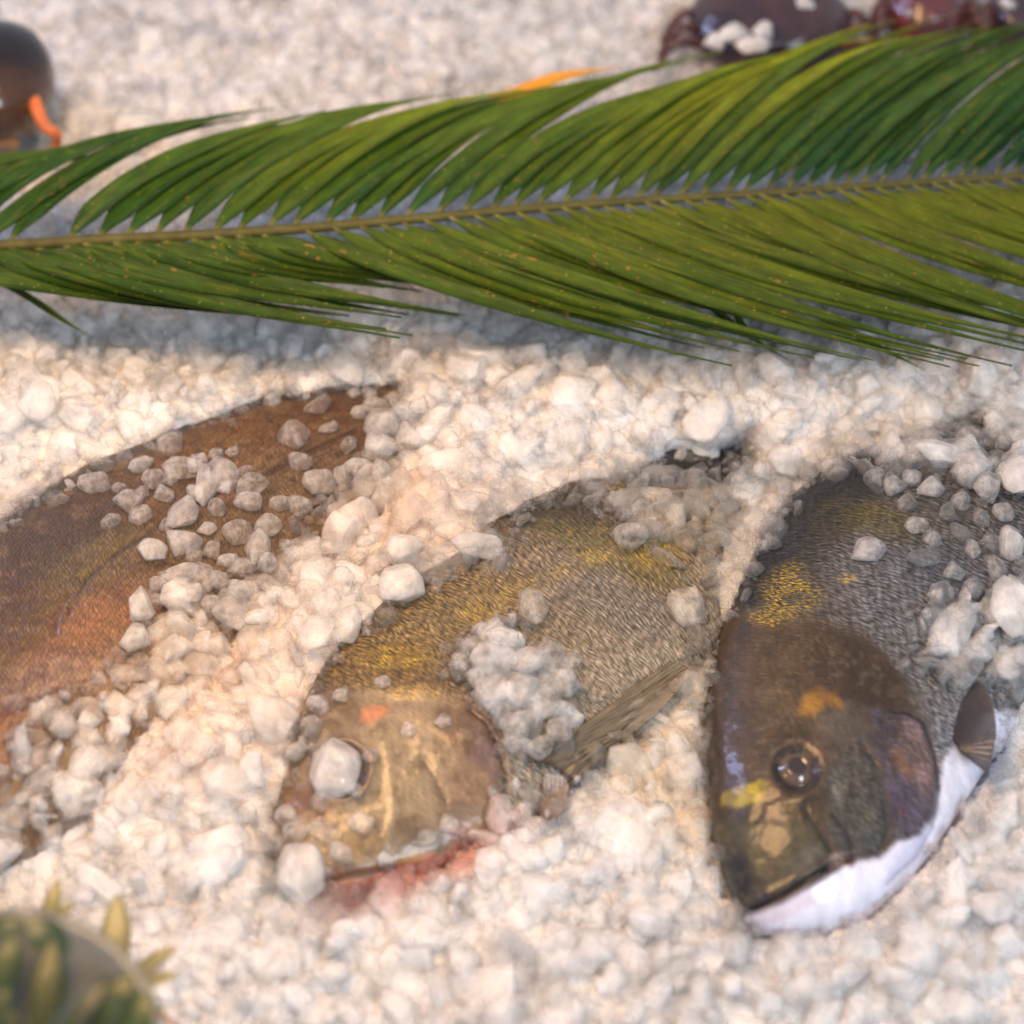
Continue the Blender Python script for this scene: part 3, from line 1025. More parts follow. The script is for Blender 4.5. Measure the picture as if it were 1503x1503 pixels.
# (px, py, w, h, rot, clarity, label)
LONE = [
    (781, 890, 56, 54, 20, .45, 'frosty heart-shaped ice chunk alone on the middle bream above its white clump'),
    (490, 1130, 100, 74, -10, .02, 'largest bubbly clear ice chunk covering the eye of the middle bream'),
    (470, 1176, 34, 30, 30, .55, 'small ice bit just below the chunk on the middle bream eye'),
    (924, 785, 62, 46, 15, .5, 'rough clear ice chunk high on the middle bream beside its gold scales'),
    (1006, 890, 54, 56, 30, .35, 'flat oval beige ice chunk at the right edge of the middle bream'),
    (698, 800, 84, 38, -8, .2, 'long white oval ice chunk at the upper rim of the middle bream'),
    (590, 858, 76, 54, 25, .05, 'bright white ice chunk jutting over the upper left back of the middle bream'),
    (592, 806, 66, 62, 5, .05, 'smooth bluish white ice chunk above the one jutting over the middle bream'),
    (440, 1285, 66, 82, 8, .05, 'blocky bright white ice chunk in front of the pink jaw'),
    (735, 1195, 46, 54, 10, .05, 'pale lilac ice chunk below the gill cover of the middle bream'),
    (628, 1230, 36, 24, 0, .6, 'tiny glassy ice bit above the pink jaw of the middle bream'),
    (1276, 808, 56, 42, 20, .3, 'lilac grey ice chunk alone on the dark flank of the right bream'),
    (1353, 817, 56, 30, 15, .75, 'thin clear ice flake on the silver flank of the right bream'),
    (1380, 868, 46, 42, 0, .6, 'round clear ice chunk at the edge of the heap on the right bream'),
    (1488, 888, 66, 88, 10, .0, 'big smooth white ice chunk at the right edge of the picture'),
    (1391, 752, 32, 32, 0, .7, 'pea-sized glassy ice bit upper in the pair on the right bream'),
    (1409, 782, 28, 36, 20, .7, 'pea-sized glassy ice bit lower in the pair on the right bream'),
    (1428, 804, 28, 28, 0, .35, 'tiny sparkling frosty ice bit on the right bream flank'),
    (1462, 834, 36, 56, 15, .5, 'upright oval clear ice chunk near the right edge'),
    (1484, 796, 44, 58, -20, .1, 'blue-rimmed white ice chunk under the big angular one at the right edge'),
    (1492, 700, 54, 80, 15, .0, 'big angular bluish white ice chunk by the right edge'),
    (1150, 676, 58, 50, 0, .15, 'round peach ice chunk in the gap between the two breams'),
    (1118, 690, 30, 28, 0, .25, 'little round ice bit touching the round peach chunk'),
    (1222, 684, 46, 34, -30, .4, 'frosty ice chunk at the dorsal peak of the right bream'),
    (1376, 664, 86, 40, -5, .1, 'wide white ice chunk above the heap on the right bream'),
    (1368, 716, 52, 34, 0, .3, 'broad greyish ice chunk under the wide white one'),
    (70, 514, 50, 64, 8, .05, 'tall egg-shaped white ice chunk standing at the left under the leaf'),
    (54, 592, 64, 74, 5, .0, 'large white ice chunk below the tall egg-shaped one'),
    (136, 708, 56, 38, 10, .4, 'grey ice chunk at the outline of the brown fish, left of the loose heap'),
    (160, 766, 40, 28, 20, .45, 'lilac frosty ice bit below the left end of the loose heap'),
    (224, 806, 42, 54, 10, .15, 'bright lilac ice chunk on the lateral line of the brown fish'),
    (206, 890, 46, 52, 20, .1, 'pale upright ice chunk at the lower edge of the brown fish'),
    (198, 936, 52, 34, -10, .1, 'flat pale ice chunk under the pale upright one'),
    (432, 636, 56, 44, 30, .5, 'spiky grey ice chunk on the red-brown back towards the tail'),
    (512, 652, 30, 34, -40, .5, 'small pointed clear ice chunk alone on the brown fish towards the tail'),
    (440, 676, 44, 34, 0, .45, 'grey ice chunk just below the spiky one on the brown fish'),
    (466, 596, 46, 32, 0, .55, 'clear ice chunk in the dark hollow on the upper back of the brown fish'),
    (550, 596, 44, 28, -5, .3, 'flat milky ice chunk at the end of the brown back'),
    (643, 574, 36, 42, 10, .2, 'smooth standing ice chunk beside the last dark tip of the brown fish'),
    (250, 652, 52, 44, 30, .5, 'topmost grey ice chunk of the loose heap on the brown fish'),
    (950, 1352, 66, 44, -10, .05, 'wide whitish ice chunk on the open ice left of the right bream snout'),
    (1080, 1392, 50, 40, 20, .15, 'ice chunk touching the snout tip of the right bream from below'),
    (876, 1392, 48, 44, 0, .1, 'round ice chunk left of the wide whitish one at the bottom'),
    (1345, 1396, 60, 66, 10, .05, 'big rounded ice chunk in front of the right bream jaw'),
    (1452, 1330, 60, 48, 10, .05, 'bright white ice chunk right of the big rounded one'),
    (1240, 1430, 62, 40, 20, .05, 'white ice chunk lowest in front of the right bream'),
]
for a in LONE:
    chunk(*a[:5], a[5] * 0.75 - 0.10, a[6])

HEAP = [(268, 686, 52, 38, 5), (190, 734, 46, 34, -25), (300, 712, 38, 52, 5), (330, 696, 54, 44, 25), (368, 712, 60, 34, 15),
        (286, 722, 28, 26, 0), (268, 754, 46, 40, 20), (318, 744, 26, 28, 0), (366, 736, 44, 32, 10), (206, 682, 44, 30, 0),
        (205, 758, 34, 26, 20), (240, 726, 34, 24, -30), (268, 794, 50, 40, 40), (304, 776, 28, 28, 10), (345, 778, 44, 40, 20),
        (332, 822, 36, 24, 10), (262, 844, 52, 34, 20), (312, 806, 30, 28, 0), (298, 848, 44, 40, 30), (380, 800, 44, 52, 0),
        (392, 770, 50, 32, 10), (234, 858, 34, 26, 0), (290, 680, 30, 28, 10), (224, 704, 34, 30, 10), (318, 668, 26, 20, 0),
        (360, 692, 30, 22, 0), (340, 664, 20, 18, 0), (246, 770, 28, 20, 15), (285, 816, 26, 24, 0), (356, 832, 40, 30, 20),
        (320, 850, 30, 32, 0), (408, 738, 36, 28, 0), (176, 716, 22, 18, 0), (330, 716, 24, 20, 0), (250, 700, 30, 22, 20),
        (210, 722, 24, 18, 0), (392, 826, 34, 30, 0), (350, 864, 36, 28, 0), (280, 870, 32, 26, 0), (310, 886, 28, 24, 0)]
for (x, y, w, h, r) in HEAP:
    chunk(x, y, w * 1.12, h * 1.12, r, rng.uniform(.06, .30), 'greyish clear ice chunk in the loose heap on the brown fish', 'ice chunks heaped on the brown fish')
TAIL = [(562, 622, 60, 40, 10), (528, 604, 34, 26, 0), (594, 604, 44, 34, 20), (600, 640, 46, 36, 0), (556, 652, 48, 34, 10),
        (580, 584, 34, 24, 0), (466, 706, 50, 42, 10), (500, 700, 30, 48, 10), (526, 684, 38, 30, 0), (616, 596, 34, 30, 0),
        (544, 580, 28, 16, 0), (520, 576, 26, 16, 0), (560, 690, 40, 40, 0), (440, 740, 40, 30, 0), (482, 628, 30, 18, 0)]
for (x, y, w, h, r) in TAIL:
    chunk(x, y, w * 1.1, h * 1.1, r, rng.uniform(.05, .22), 'peach grey ice chunk scattered towards the tail of the brown fish', 'ice chunks by the tail of the brown fish')
CLUMP = [(720, 968, 66, 44, -5), (772, 970, 50, 40, 10), (690, 950, 40, 34, 0), (735, 936, 44, 30, 0), (806, 958, 46, 36, 20),
         (760, 1010, 50, 42, 0), (800, 1030, 56, 44, 10), (720, 1010, 48, 40, 0), (770, 1060, 50, 44, 0), (740, 1050, 40, 36, 0),
         (820, 1070, 44, 36, 0), (676, 972, 30, 24, 0), (830, 1000, 40, 34, 0), (700, 992, 34, 28, 0), (790, 1096, 40, 34, 0),
         (758, 1092, 34, 30, 0), (728, 920, 26, 22, 0), (838, 970, 26, 26, 20)]
for (x, y, w, h, r) in CLUMP:
    chunk(x, y, w * 1.15, h * 1.1, r + rng.uniform(-60, 60), rng.uniform(.1, .36), 'white ice chunk in the clump in the middle of the olive bream', 'white ice clump on the middle bream')
HEAD = [(420, 1196, 40, 34), (432, 1220, 34, 40), (408, 1240, 34, 30), (474, 1220, 50, 32), (452, 1250, 30, 26), (422, 1262, 30, 30),
        (455, 1062, 38, 30), (468, 1034, 34, 28), (500, 1020, 30, 22), (436, 1100, 32, 34), (476, 1090, 26, 22), (412, 1290, 26, 28), (500, 1250, 40, 30), (530, 1206, 36, 28), (566, 1262, 30, 22), (520, 1160, 26, 22), (545, 1108, 28, 24), (470, 1280, 34, 26), (600, 1070, 30, 24), (660, 1210, 34, 28), (650, 1060, 28, 22), (560, 1000, 26, 20)]
for (x, y, w, h) in HEAD:
    chunk(x, y, w, h, rng.uniform(-40, 40), rng.uniform(.12, .34), 'clear ice chunk lying on the head of the middle bream', 'ice chunks on the middle bream head')
DARK = [(1330, 738, 40, 34), (1345, 770, 36, 28), (1310, 712, 40, 34), (1290, 700, 30, 26), (1370, 790, 34, 24), (1410, 735, 36, 30),
        (1440, 760, 34, 30), (1455, 795, 30, 26), (1420, 700, 44, 40), (1450, 716, 44, 44), (1340, 700, 36, 26), (1440, 690, 34, 30),
        (1400, 840, 36, 28), (1430, 862, 34, 30), (1410, 690, 30, 28), (1470, 750, 34, 36)]
for (x, y, w, h) in DARK:
    chunk(x, y, w, h, rng.uniform(-40, 40), rng.uniform(.15, .36), 'dark looking clear ice chunk on the upper flank of the right bream', 'clear ice chunks on the right bream flank')

ORD = ['first', 'second', 'third', 'fourth', 'fifth', 'sixth', 'seventh', 'eighth', 'ninth', 'tenth', 'eleventh', 'twelfth']


def single_out(group, look, where, nrows):
    """say of every chunk of a heap in which row it lies and how far from the left"""
    mem = [o for o in named_chunks if o.get('group') == group]
    pos = {o.name: proj(np.array(o.location)) for o in mem}
    mem.sort(key=lambda o: pos[o.name][1])
    per = math.ceil(len(mem) / nrows)
    for r in range(nrows):
        row = sorted(mem[r * per:(r + 1) * per], key=lambda o: pos[o.name][0])
        rw = 'top' if r == 0 else 'lowest' if r == nrows - 1 else ORD[r]
        for i, o in enumerate(row):
            place = 'leftmost' if i == 0 else 'rightmost' if i == len(row) - 1 else ORD[i] + ' from left'
            o['label'] = f'{look}, {place} in {rw} row {where}'


single_out('ice chunks heaped on the brown fish', 'greyish ice chunk', 'of the heap on the brown fish', 6)
single_out('ice chunks by the tail of the brown fish', 'peach ice chunk', 'by the brown fish tail', 3)
single_out('white ice clump on the middle bream', 'white ice chunk', 'of the middle bream clump', 4)
single_out('ice chunks on the middle bream head', 'clear ice chunk', 'on the middle bream head', 4)
single_out('clear ice chunks on the right bream flank', 'clear ice chunk', 'on the right bream flank', 4)

# ------------------------------------------------------------------ the crushed ice itself: tens of thousands of grains
pts, scl, rot, sid, cla, sta = [], [], [], [], [], []
occ = np.array([tuple(o.location) for o in named_chunks])
opx, opy = proj(occ)


def layer(pitch, size, depth, keep_p=1.0, clear=0.1, near=None, zj=0.25, over=False):
    xs = np.arange(GX0 + 0.02, GX1 - 0.02, pitch)
    ys = np.arange(GY0 + 0.02, GY1 - 0.02, pitch)
    X, Y = np.meshgrid(xs, ys)
    X = (X + rng.uniform(-.5, .5, X.shape) * pitch).ravel()
    Y = (Y + rng.uniform(-.5, .5, Y.shape) * pitch).ravel()
    n = len(X)
    # coarse and fine patches as shovelled ice has
    pat = fbm(X / 0.06, Y / 0.06, 0, 77, 2)
    s = size * np.exp(rng.normal(0, 0.26, n)) * (0.8 + 0.45 * pat)
    z = grid_get(G, X, Y) - depth * s + rng.normal(0, zj, n) * s
    if over:
        z = grid_get(SURF, X, Y) + 0.25 * s
    P = np.stack([X, Y, z], 1)
    px, py = proj(P)
    sd = exposed_sd(px, py)
    r_px = s / PXM
    ok = (px > -330) & (px < 1830) & (py > -420) & (py < 1800) & (rng.random(n) < keep_p)
    if near is not None:
        ok &= (sd > near[0]) & (sd < near[1])
        ok &= rng.random(n) < 1 - sstep(near[0] + 0.3 * (near[1] - near[0]), near[1], sd) * 0.9
    else:
        ok &= sd > r_px * 0.45
        ok &= ~(grid_get(bare, X, Y) & (sd < r_px))
    if not over:
        fz = grid_get(FH, X, Y)
        ok &= ~((fz > -0.9) & (z + s < fz - 0.001))
    P, s, px, py, sd = P[ok], s[ok], px[ok], py[ok], sd[ok]
    n = len(s)
    c = clear + 0.02 + 0.28 * (1 - sstep(5, 55, sd)) + rng.normal(0, 0.20, n)
    big = (px > 560) & (px < 1110) & (py > 640) & (py < 860)
    c += 0.22 * big * (py > 690)
    c += 0.25 * np.exp(-(dline(px, py, [(1040, 720), (1060, 900)]) / 50) ** 2)
    pts.append(P)
    el = np.stack([rng.uniform(.85, 1.25, n), rng.uniform(.8, 1.1, n), rng.uniform(.85, 1.2, n)], 1)
    scl.append(s[:, None] * el)
    rot.append(rng.uniform(-PI, PI, (n, 3)) * np.array([0.35, 0.35, 1.0]))
    sid.append(rng.integers(0, NV, n))
    cla.append(np.clip(c, -0.4, 0.5))
    stn = stain_glow_of(px, py)
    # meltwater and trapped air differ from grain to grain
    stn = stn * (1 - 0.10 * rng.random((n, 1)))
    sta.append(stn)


layer(0.0086, 0.0096, 0.55, clear=0.12)
layer(0.0100, 0.0090, 1.1, clear=0.05)
layer(0.0180, 0.0125, 0.5, 0.35, clear=0.10)
layer(0.0080, 0.0036, 0.0, 0.30, clear=0.15, zj=0.6)
layer(0.0040, 0.0019, 0.0, 0.8, clear=0.25, near=(-6, 26), over=True)
layer(0.0075, 0.0042, 0.0, 0.75, clear=0.25, near=(-12, 40), over=True)
layer(0.0030, 0.0012, 0.0, 0.8, clear=0.2, near=(-6, 12), over=True)
pts, scl, rot = np.concatenate(pts), np.concatenate(scl), np.concatenate(rot)
sid, cla, sta = np.concatenate(sid), np.concatenate(cla), np.concatenate(sta)
print('ice grains', len(pts))

pm = bpy.data.meshes.new('crushed_ice')
pm.vertices.add(len(pts))
pm.vertices.foreach_set('co', pts.astype(np.float32).ravel())
for nm, dat, typ in (('size', scl, 'FLOAT_VECTOR'), ('turn', rot, 'FLOAT_VECTOR')):
    a = pm.attributes.new(nm, typ, 'POINT')
    a.data.foreach_set('vector', dat.astype(np.float32).ravel())
a = pm.attributes.new('shape', 'INT', 'POINT')
a.data.foreach_set('value', sid.astype(np.int32))
a = pm.attributes.new('clarity', 'FLOAT', 'POINT')
a.data.foreach_set('value', cla.astype(np.float32))
a = pm.attributes.new('stain_glow', 'FLOAT_COLOR', 'POINT')
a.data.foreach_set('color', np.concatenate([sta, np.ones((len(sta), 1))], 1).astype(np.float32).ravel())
crushed = bpy.data.objects.new('crushed_ice', pm)
COL.objects.link(crushed)
props(crushed, 'thousands of small milky white grains of crushed ice covering the display', 'crushed ice', kind='stuff')

ng = bpy.data.node_groups.new('ice_grains', 'GeometryNodeTree')
ng.interface.new_socket('Geometry', in_out='INPUT', socket_type='NodeSocketGeometry')
ng.interface.new_socket('Geometry', in_out='OUTPUT', socket_type='NodeSocketGeometry')
gi, go = ng.nodes.new('NodeGroupInput'), ng.nodes.new('NodeGroupOutput')
join = ng.nodes.new('GeometryNodeGeometryToInstance')
srcs = {}
for o in named_chunks:
    srcs.setdefault(o.data.name, o)
for k in range(NV - 1, -1, -1):
    oi = ng.nodes.new('GeometryNodeObjectInfo')
    oi.transform_space = 'ORIGINAL'
    oi.inputs['Object'].default_value = srcs[CH[k].name]
    oi.inputs['As Instance'].default_value = False
    ng.links.new(oi.outputs['Geometry'], join.inputs[0])
iop = ng.nodes.new('GeometryNodeInstanceOnPoints')
iop.inputs['Pick Instance'].default_value = True


def named(nm, typ):
    x = ng.nodes.new('GeometryNodeInputNamedAttribute')
    x.data_type = typ
    x.inputs[0].default_value = nm
    return x.outputs[0]


ng.links.new(gi.outputs[0], iop.inputs['Points'])
ng.links.new(join.outputs[0], iop.inputs['Instance'])
ng.links.new(named('shape', 'INT'), iop.inputs['Instance Index'])
e2r = ng.nodes.new('FunctionNodeEulerToRotation')
ng.links.new(named('turn', 'FLOAT_VECTOR'), e2r.inputs[0])
ng.links.new(e2r.outputs[0], iop.inputs['Rotation'])
ng.links.new(named('size', 'FLOAT_VECTOR'), iop.inputs['Scale'])
ng.links.new(iop.outputs[0], go.inputs[0])
md = crushed.modifiers.new('grains', 'NODES')
md.node_group = ng


# ------------------------------------------------------------------ eyes and fins of the fish
def fish_eye(px, py, r_px, parent, iris, pupil):
    """a low dome with a metallic iris, a dull pupil and a wet cornea"""
    c = rest(px, py, 0.0)
    R = r_px * PXM
    V, F, C = [], [], []
    nr, na = 22, 48
    for i in range(nr + 1):
        f = i / nr
        for j in range(na):
            a = 2 * PI * j / na
            z = 0.42 * math.sqrt(max(0, 1 - f * f)) - 0.12
            z += 0.10 * math.exp(-((f - 0.52) / 0.12) ** 2)
            V.append((R * f * math.cos(a), R * f * 1.12 * math.sin(a), R * z))
            ns = float(vnoise(a * 4, f * 5, 0, 3))
            k = sstep(0.40, 0.5, f)
            ring = np.exp(-((f - 0.66) / 0.14) ** 2) * (0.55 + 0.9 * max(0, math.sin(a + 0.3))) * (0.7 + 0.6 * ns)
            col = lin(pupil) * (1 - k) + lin((70, 52, 40)) * k
            col = col + (lin(iris) - col) * min(1, max(0, ring))
            col = col * (1 - 0.6 * sstep(0.86, 1.0, f))
            C.append(col)
    for i in range(nr):
        for j in range(na):
            F.append((i * na + j, i * na + (j + 1) % na, (i + 1) * na + (j + 1) % na, (i + 1) * na + j))
    V = np.array(V) + c
    return keep(mesh_obj('eye', V, np.array(F), M_EYE, None, True, np.array(C)), parent)


fish_eye(1170, 1129, 27, fishC, (112, 92, 72), (44, 32, 26))
fish_eye(496, 1132, 32, fishB, (150, 140, 120), (50, 40, 38))


def fin(name, base, tips, parent, c0, c1, rays=22, lift0=0.001, lift1=0.002, wave=0.0012, on=True):
    """a membrane spread between bony rays; two-sided sheet half a millimetre thick"""
    nb = rays * 6
    rows_ = 18
    B_ = catmull(np.array(base, float), np.linspace(0, len(base) - 1, nb))
    T_ = catmull(np.array(tips, float), np.linspace(0, len(tips) - 1, nb))
    V, C = [], []
    for i in range(rows_ + 1):
        f = i / rows_
        for j in range(nb):
            q = B_[j] * (1 - f) + T_[j] * f
            g = j / nb * rays
            ray = abs((g % 1) - 0.5) * 2
            jag = 1.0
            p = rest(q[0], q[1], lift0 + (lift1 - lift0) * f) if on else at(q[0], q[1], lift0 + (lift1 - lift0) * f)
            p = p + np.array([0, 0, wave * (ray - 0.5) * (0.3 + f)])
            V.append(p)
            n = float(fbm(g * 1.3, f * 4, 0, 31, 2))
            col = (lin(c0) * (1 - f) + lin(c1) * f) * (0.86 + 0.2 * ray) * (0.85 + 0.25 * n)
            C.append(col)
    V = np.array(V)
    V[:, 2] = np.maximum(V[:, 2], gmax := V[:, 2])
    idx = np.arange((rows_ + 1) * nb).reshape(rows_ + 1, nb)
    F = np.stack([idx[:-1, :-1], idx[:-1, 1:], idx[1:, 1:], idx[1:, :-1]], -1).reshape(-1, 4)
    n0 = len(V)
    V2 = np.concatenate([V, V - np.array([0, 0, 0.0005])])
    rim = np.concatenate([idx[0], idx[1:, -1], idx[-1, ::-1][1:], idx[::-1, 0][1:]])
    R_ = np.stack([rim[:-1], rim[1:], rim[1:] + n0, rim[:-1] + n0], -1)
    F = np.concatenate([F, F[:, ::-1] + n0, R_])
    return keep(mesh_obj(name, V2, F, M_FIN, None, True, np.array(C + C)), parent)


fin('pectoral_fin', [(1384, 1062), (1392, 1076), (1404, 1094), (1410, 1104)],
    [(1438, 996), (1456, 1030), (1462, 1078), (1450, 1136)], fishC, (44, 38, 44), (80, 74, 74), 20, 0.011, 0.016, 0.0004, False)
fin('pectoral_fin', [(776, 1120), (800, 1120), (824, 1132), (834, 1152)],
    [(985, 970), (1012, 986), (965, 1046), (905, 1094)], fishB, (124, 112, 94), (150, 136, 112), 30, 0.003, 0.0025, 0.0003)
fin('pelvic_fin', [(800, 1132), (815, 1136), (836, 1140)],
    [(792, 1196), (808, 1202), (832, 1188)], fishB, (190, 182, 176), (140, 118, 98), 12, 0.003, 0.002, 0.0005)


def dorsal(parent, line, z, height, col, name='dorsal_fin', n=240):
    """the folded dorsal fin: a low rough crest along the back"""
    P = catmull(at([p[0] for p in line], [p[1] for p in line], z), np.linspace(0, len(line) - 1, n))
    T = np.gradient(P, axis=0)
    T /= np.linalg.norm(T, axis=1)[:, None]
    N = np.cross(T, [0, 0, 1.0])
    V, C = [], []
    k = 9
    for i in range(n):
        e = min(1, 6 * i / n, 6 * (n - 1 - i) / n)
        hh = height * (0.65 + 0.6 * vnoise(i * 0.23, 0, 0, 5)) * e
        for j in range(k):
            a = 2 * PI * j / k
            V.append(P[i] + N[i] * math.cos(a) * hh * 1.1 + np.array([0, 0, math.sin(a) * hh * 0.8 + 0.0008]))
            C.append(lin(col) * (0.7 + 0.6 * float(vnoise(i * 0.5, j * 0.9, 0, 8))))
    idx = np.arange(n * k).reshape(n, k)
    F = np.stack([idx[:-1], np.roll(idx[:-1], -1, 1), np.roll(idx[1:], -1, 1), idx[1:]], -1).reshape(-1, 4)
    return keep(mesh_obj(name, np.array(V), F, M_FIN, None, True, np.array(C)), parent)


dorsal(fishC, [(1058, 925), (1078, 868), (1106, 808), (1142, 754), (1188, 712), (1243, 676), (1310, 648), (1385, 630), (1465, 630)], -0.003, 0.0024, (52, 48, 44))
dorsal(fishB, [(560, 862), (630, 812), (706, 762), (785, 722), (868, 690), (950, 672), (1040, 658), (1110, 654)], -0.009, 0.0026, (52, 48, 38))
dorsal(fishA, [(-110, 868), (0, 775), (105, 703), (215, 651), (325, 604), (435, 577), (545, 565), (640, 562), (700, 568)], -0.005, 0.0030, (66, 42, 34))


# ------------------------------------------------------------------ the palm leaf
frond = empty('palm_leaf', tuple(at(760, 310, 0.03)), 'long green palm leaf lying across the ice behind the fish', 'palm leaf')
RACH = [(-420, 392), (-200, 374), (0, 361), (150, 352), (300, 345), (450, 335), (600, 322), (750, 308), (900, 297), (1050, 288),
        (1200, 278), (1350, 268), (1503, 258), (1650, 248), (1800, 240), (1950, 232)]


def rach_at(x):
    xs = [p[0] for p in RACH]
    ys = [p[1] for p in RACH]
    return float(np.interp(x, xs, ys))


Z_R = 0.056


def zr(x):
    return Z_R + 0.004 * math.sin(x / 420.0)


n = 160
xs = np.linspace(-420, 1900, n)
P = np.array([at(x, rach_at(x), zr(x)) for x in xs])
V, k = [], 12
for i in range(n):
    w = np.interp(xs[i], [-420, 0, 700, 1500, 1900], [0.0042, 0.0034, 0.0026, 0.0021, 0.0016])
    for j in range(k):
        a = 2 * PI * j / k
        V.append(P[i] + np.array([0, math.cos(a) * w, math.sin(a) * w * 0.9]))
idx = np.arange(n * k).reshape(n, k)
F = np.stack([idx[:-1], np.roll(idx[:-1], -1, 1), np.roll(idx[1:], -1, 1), idx[1:]], -1).reshape(-1, 4)
keep(mesh_obj('rachis', np.array(V), F, M_RACHIS), frond)


def blade(p0, p1, p2, p3, z0, z1, z2, z3, width, col, col_tip, lid, roll=0.0, side=1, ns=34, name='leaflet', parent=None, pale=True, mat=None):
    """one folded leaflet: pale narrow foot, parallel sides, long drawn-out tip"""
    Q = [at(p[0], p[1], z) for p, z in ((p0, z0), (p1, z1), (p2, z2), (p3, z3))]
    V, C, U = [], [], []
    L = 0
    prev = None
    t_ = np.linspace(0, 1, ns)
    B_ = [(1 - t) ** 3 * Q[0] + 3 * (1 - t) ** 2 * t * Q[1] + 3 * (1 - t) * t * t * Q[2] + t ** 3 * Q[3] for t in t_]
    B_ = np.array(B_)
    T = np.gradient(B_, axis=0)
    T /= np.linalg.norm(T, axis=1)[:, None]
    for i, t in enumerate(t_):
        if i: L += np.linalg.norm(B_[i] - B_[i - 1])
        S_ = np.cross(T[i], [0, 0, 1.0])
        S_ /= np.linalg.norm(S_)
        Nn = np.cross(S_, T[i])
        rr = roll * (1 - 0.4 * t)
        S2 = S_ * math.cos(rr) + Nn * math.sin(rr)
        N2 = np.cross(S2, T[i])
        w = width * (0.16 + 0.84 * float(sstep(0.0, 0.20, t))) * (1 - float(sstep(0.52, 1.0, t)) * 0.93) * 0.5
        wave = 0.0006 * math.sin(lid * 5 + t * 9)
        for j, s_ in enumerate((-1.0, -0.5, 0.0, 0.5, 1.0)):
            fold = 0.22 * abs(s_) ** 1.2
            V.append(B_[i] + S2 * s_ * w + N2 * (fold * w + wave))
            c = lin(col) * (1 - t) + lin(col_tip) * t
            if pale:
                kf = 1 - float(sstep(0.0, 0.07, t))
                c = c * (1 - kf) + lin((140, 130, 74)) * kf
            if j == 2: c = c * 1.22
            C.append(c)
            U.append((L, s_ * w, lid * 0.37))
    V = np.array(V)
    m = 5
    idx = np.arange(ns * m).reshape(ns, m)
    F = np.stack([idx[:-1, :-1], idx[:-1, 1:], idx[1:, 1:], idx[1:, :-1]], -1).reshape(-1, 4)
    n0 = len(V)
    V2 = np.concatenate([V, V - np.array([0, 0, 0.0004])])
    rim = np.concatenate([idx[0], idx[1:, -1], idx[-1, ::-1][1:], idx[::-1, 0][1:]])
    R_ = np.stack([rim[:-1], rim[1:], rim[1:] + n0, rim[:-1] + n0], -1)
    F = np.concatenate([F, F[:, ::-1] + n0, R_])
    o = mesh_obj(name, V2, F, mat or M_LEAF, None, True, np.array(C + C), None, np.array(U + U))
    return keep(o, parent) if parent else o


lr = random.Random(4)


def mixc(a, b, t):
    return tuple(a[i] * (1 - t) + b[i] * t for i in range(3))


DG, BG, YG, OL = (36, 74, 22), (20, 66, 44), (158, 166, 22), (104, 110, 12)
lid = 0
x = -330.0
tuft, tleft = (0, 0, 0), 0
while x < 1840:
    if tleft <= 0:
        tuft, tleft = (lr.uniform(-45, 40), lr.uniform(-20, 16), lr.uniform(-0.3, 0.5)), lr.randint(2, 6)
    tleft -= 1
    # ---- behind the rachis: rise steeply, then sweep to the right
    gap = float(np.interp(x, [0, 600, 1000, 1400], [43, 40, 32, 26]))
    b = x + lr.uniform(-5, 5)
    y0 = rach_at(b)
    if b < 160: tuft = (tuft[0] * 0.3, tuft[1] * 0.3 - 6, tuft[2])
    dx = 400 + tuft[0] - tleft * (12 if b > 160 else 4) + lr.uniform(-12, 12)
    tip = y0 - np.interp(b, [-200, 0, 250, 550, 850, 1000, 1300, 1800], [160, 200, 195, 215, 232, 262, 255, 250]) + tuft[1] + tleft * 4 + lr.uniform(-5, 5)
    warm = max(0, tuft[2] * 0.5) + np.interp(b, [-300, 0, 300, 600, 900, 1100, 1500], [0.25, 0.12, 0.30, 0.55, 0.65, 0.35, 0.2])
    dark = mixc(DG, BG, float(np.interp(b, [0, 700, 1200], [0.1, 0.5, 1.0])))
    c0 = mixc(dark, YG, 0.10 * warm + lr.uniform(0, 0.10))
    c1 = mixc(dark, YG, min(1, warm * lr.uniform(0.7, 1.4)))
    lid += 1
    sw = lr.uniform(-8, 8)
    zz = lr.uniform(-0.002, 0.003)
    if not (b > 40 and b < 62):
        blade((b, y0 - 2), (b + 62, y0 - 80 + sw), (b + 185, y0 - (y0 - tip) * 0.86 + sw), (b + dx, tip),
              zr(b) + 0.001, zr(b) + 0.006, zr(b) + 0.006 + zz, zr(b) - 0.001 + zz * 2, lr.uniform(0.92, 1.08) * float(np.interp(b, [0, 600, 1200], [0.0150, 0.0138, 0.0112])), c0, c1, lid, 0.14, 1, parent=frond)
    x += gap
x = -330.0
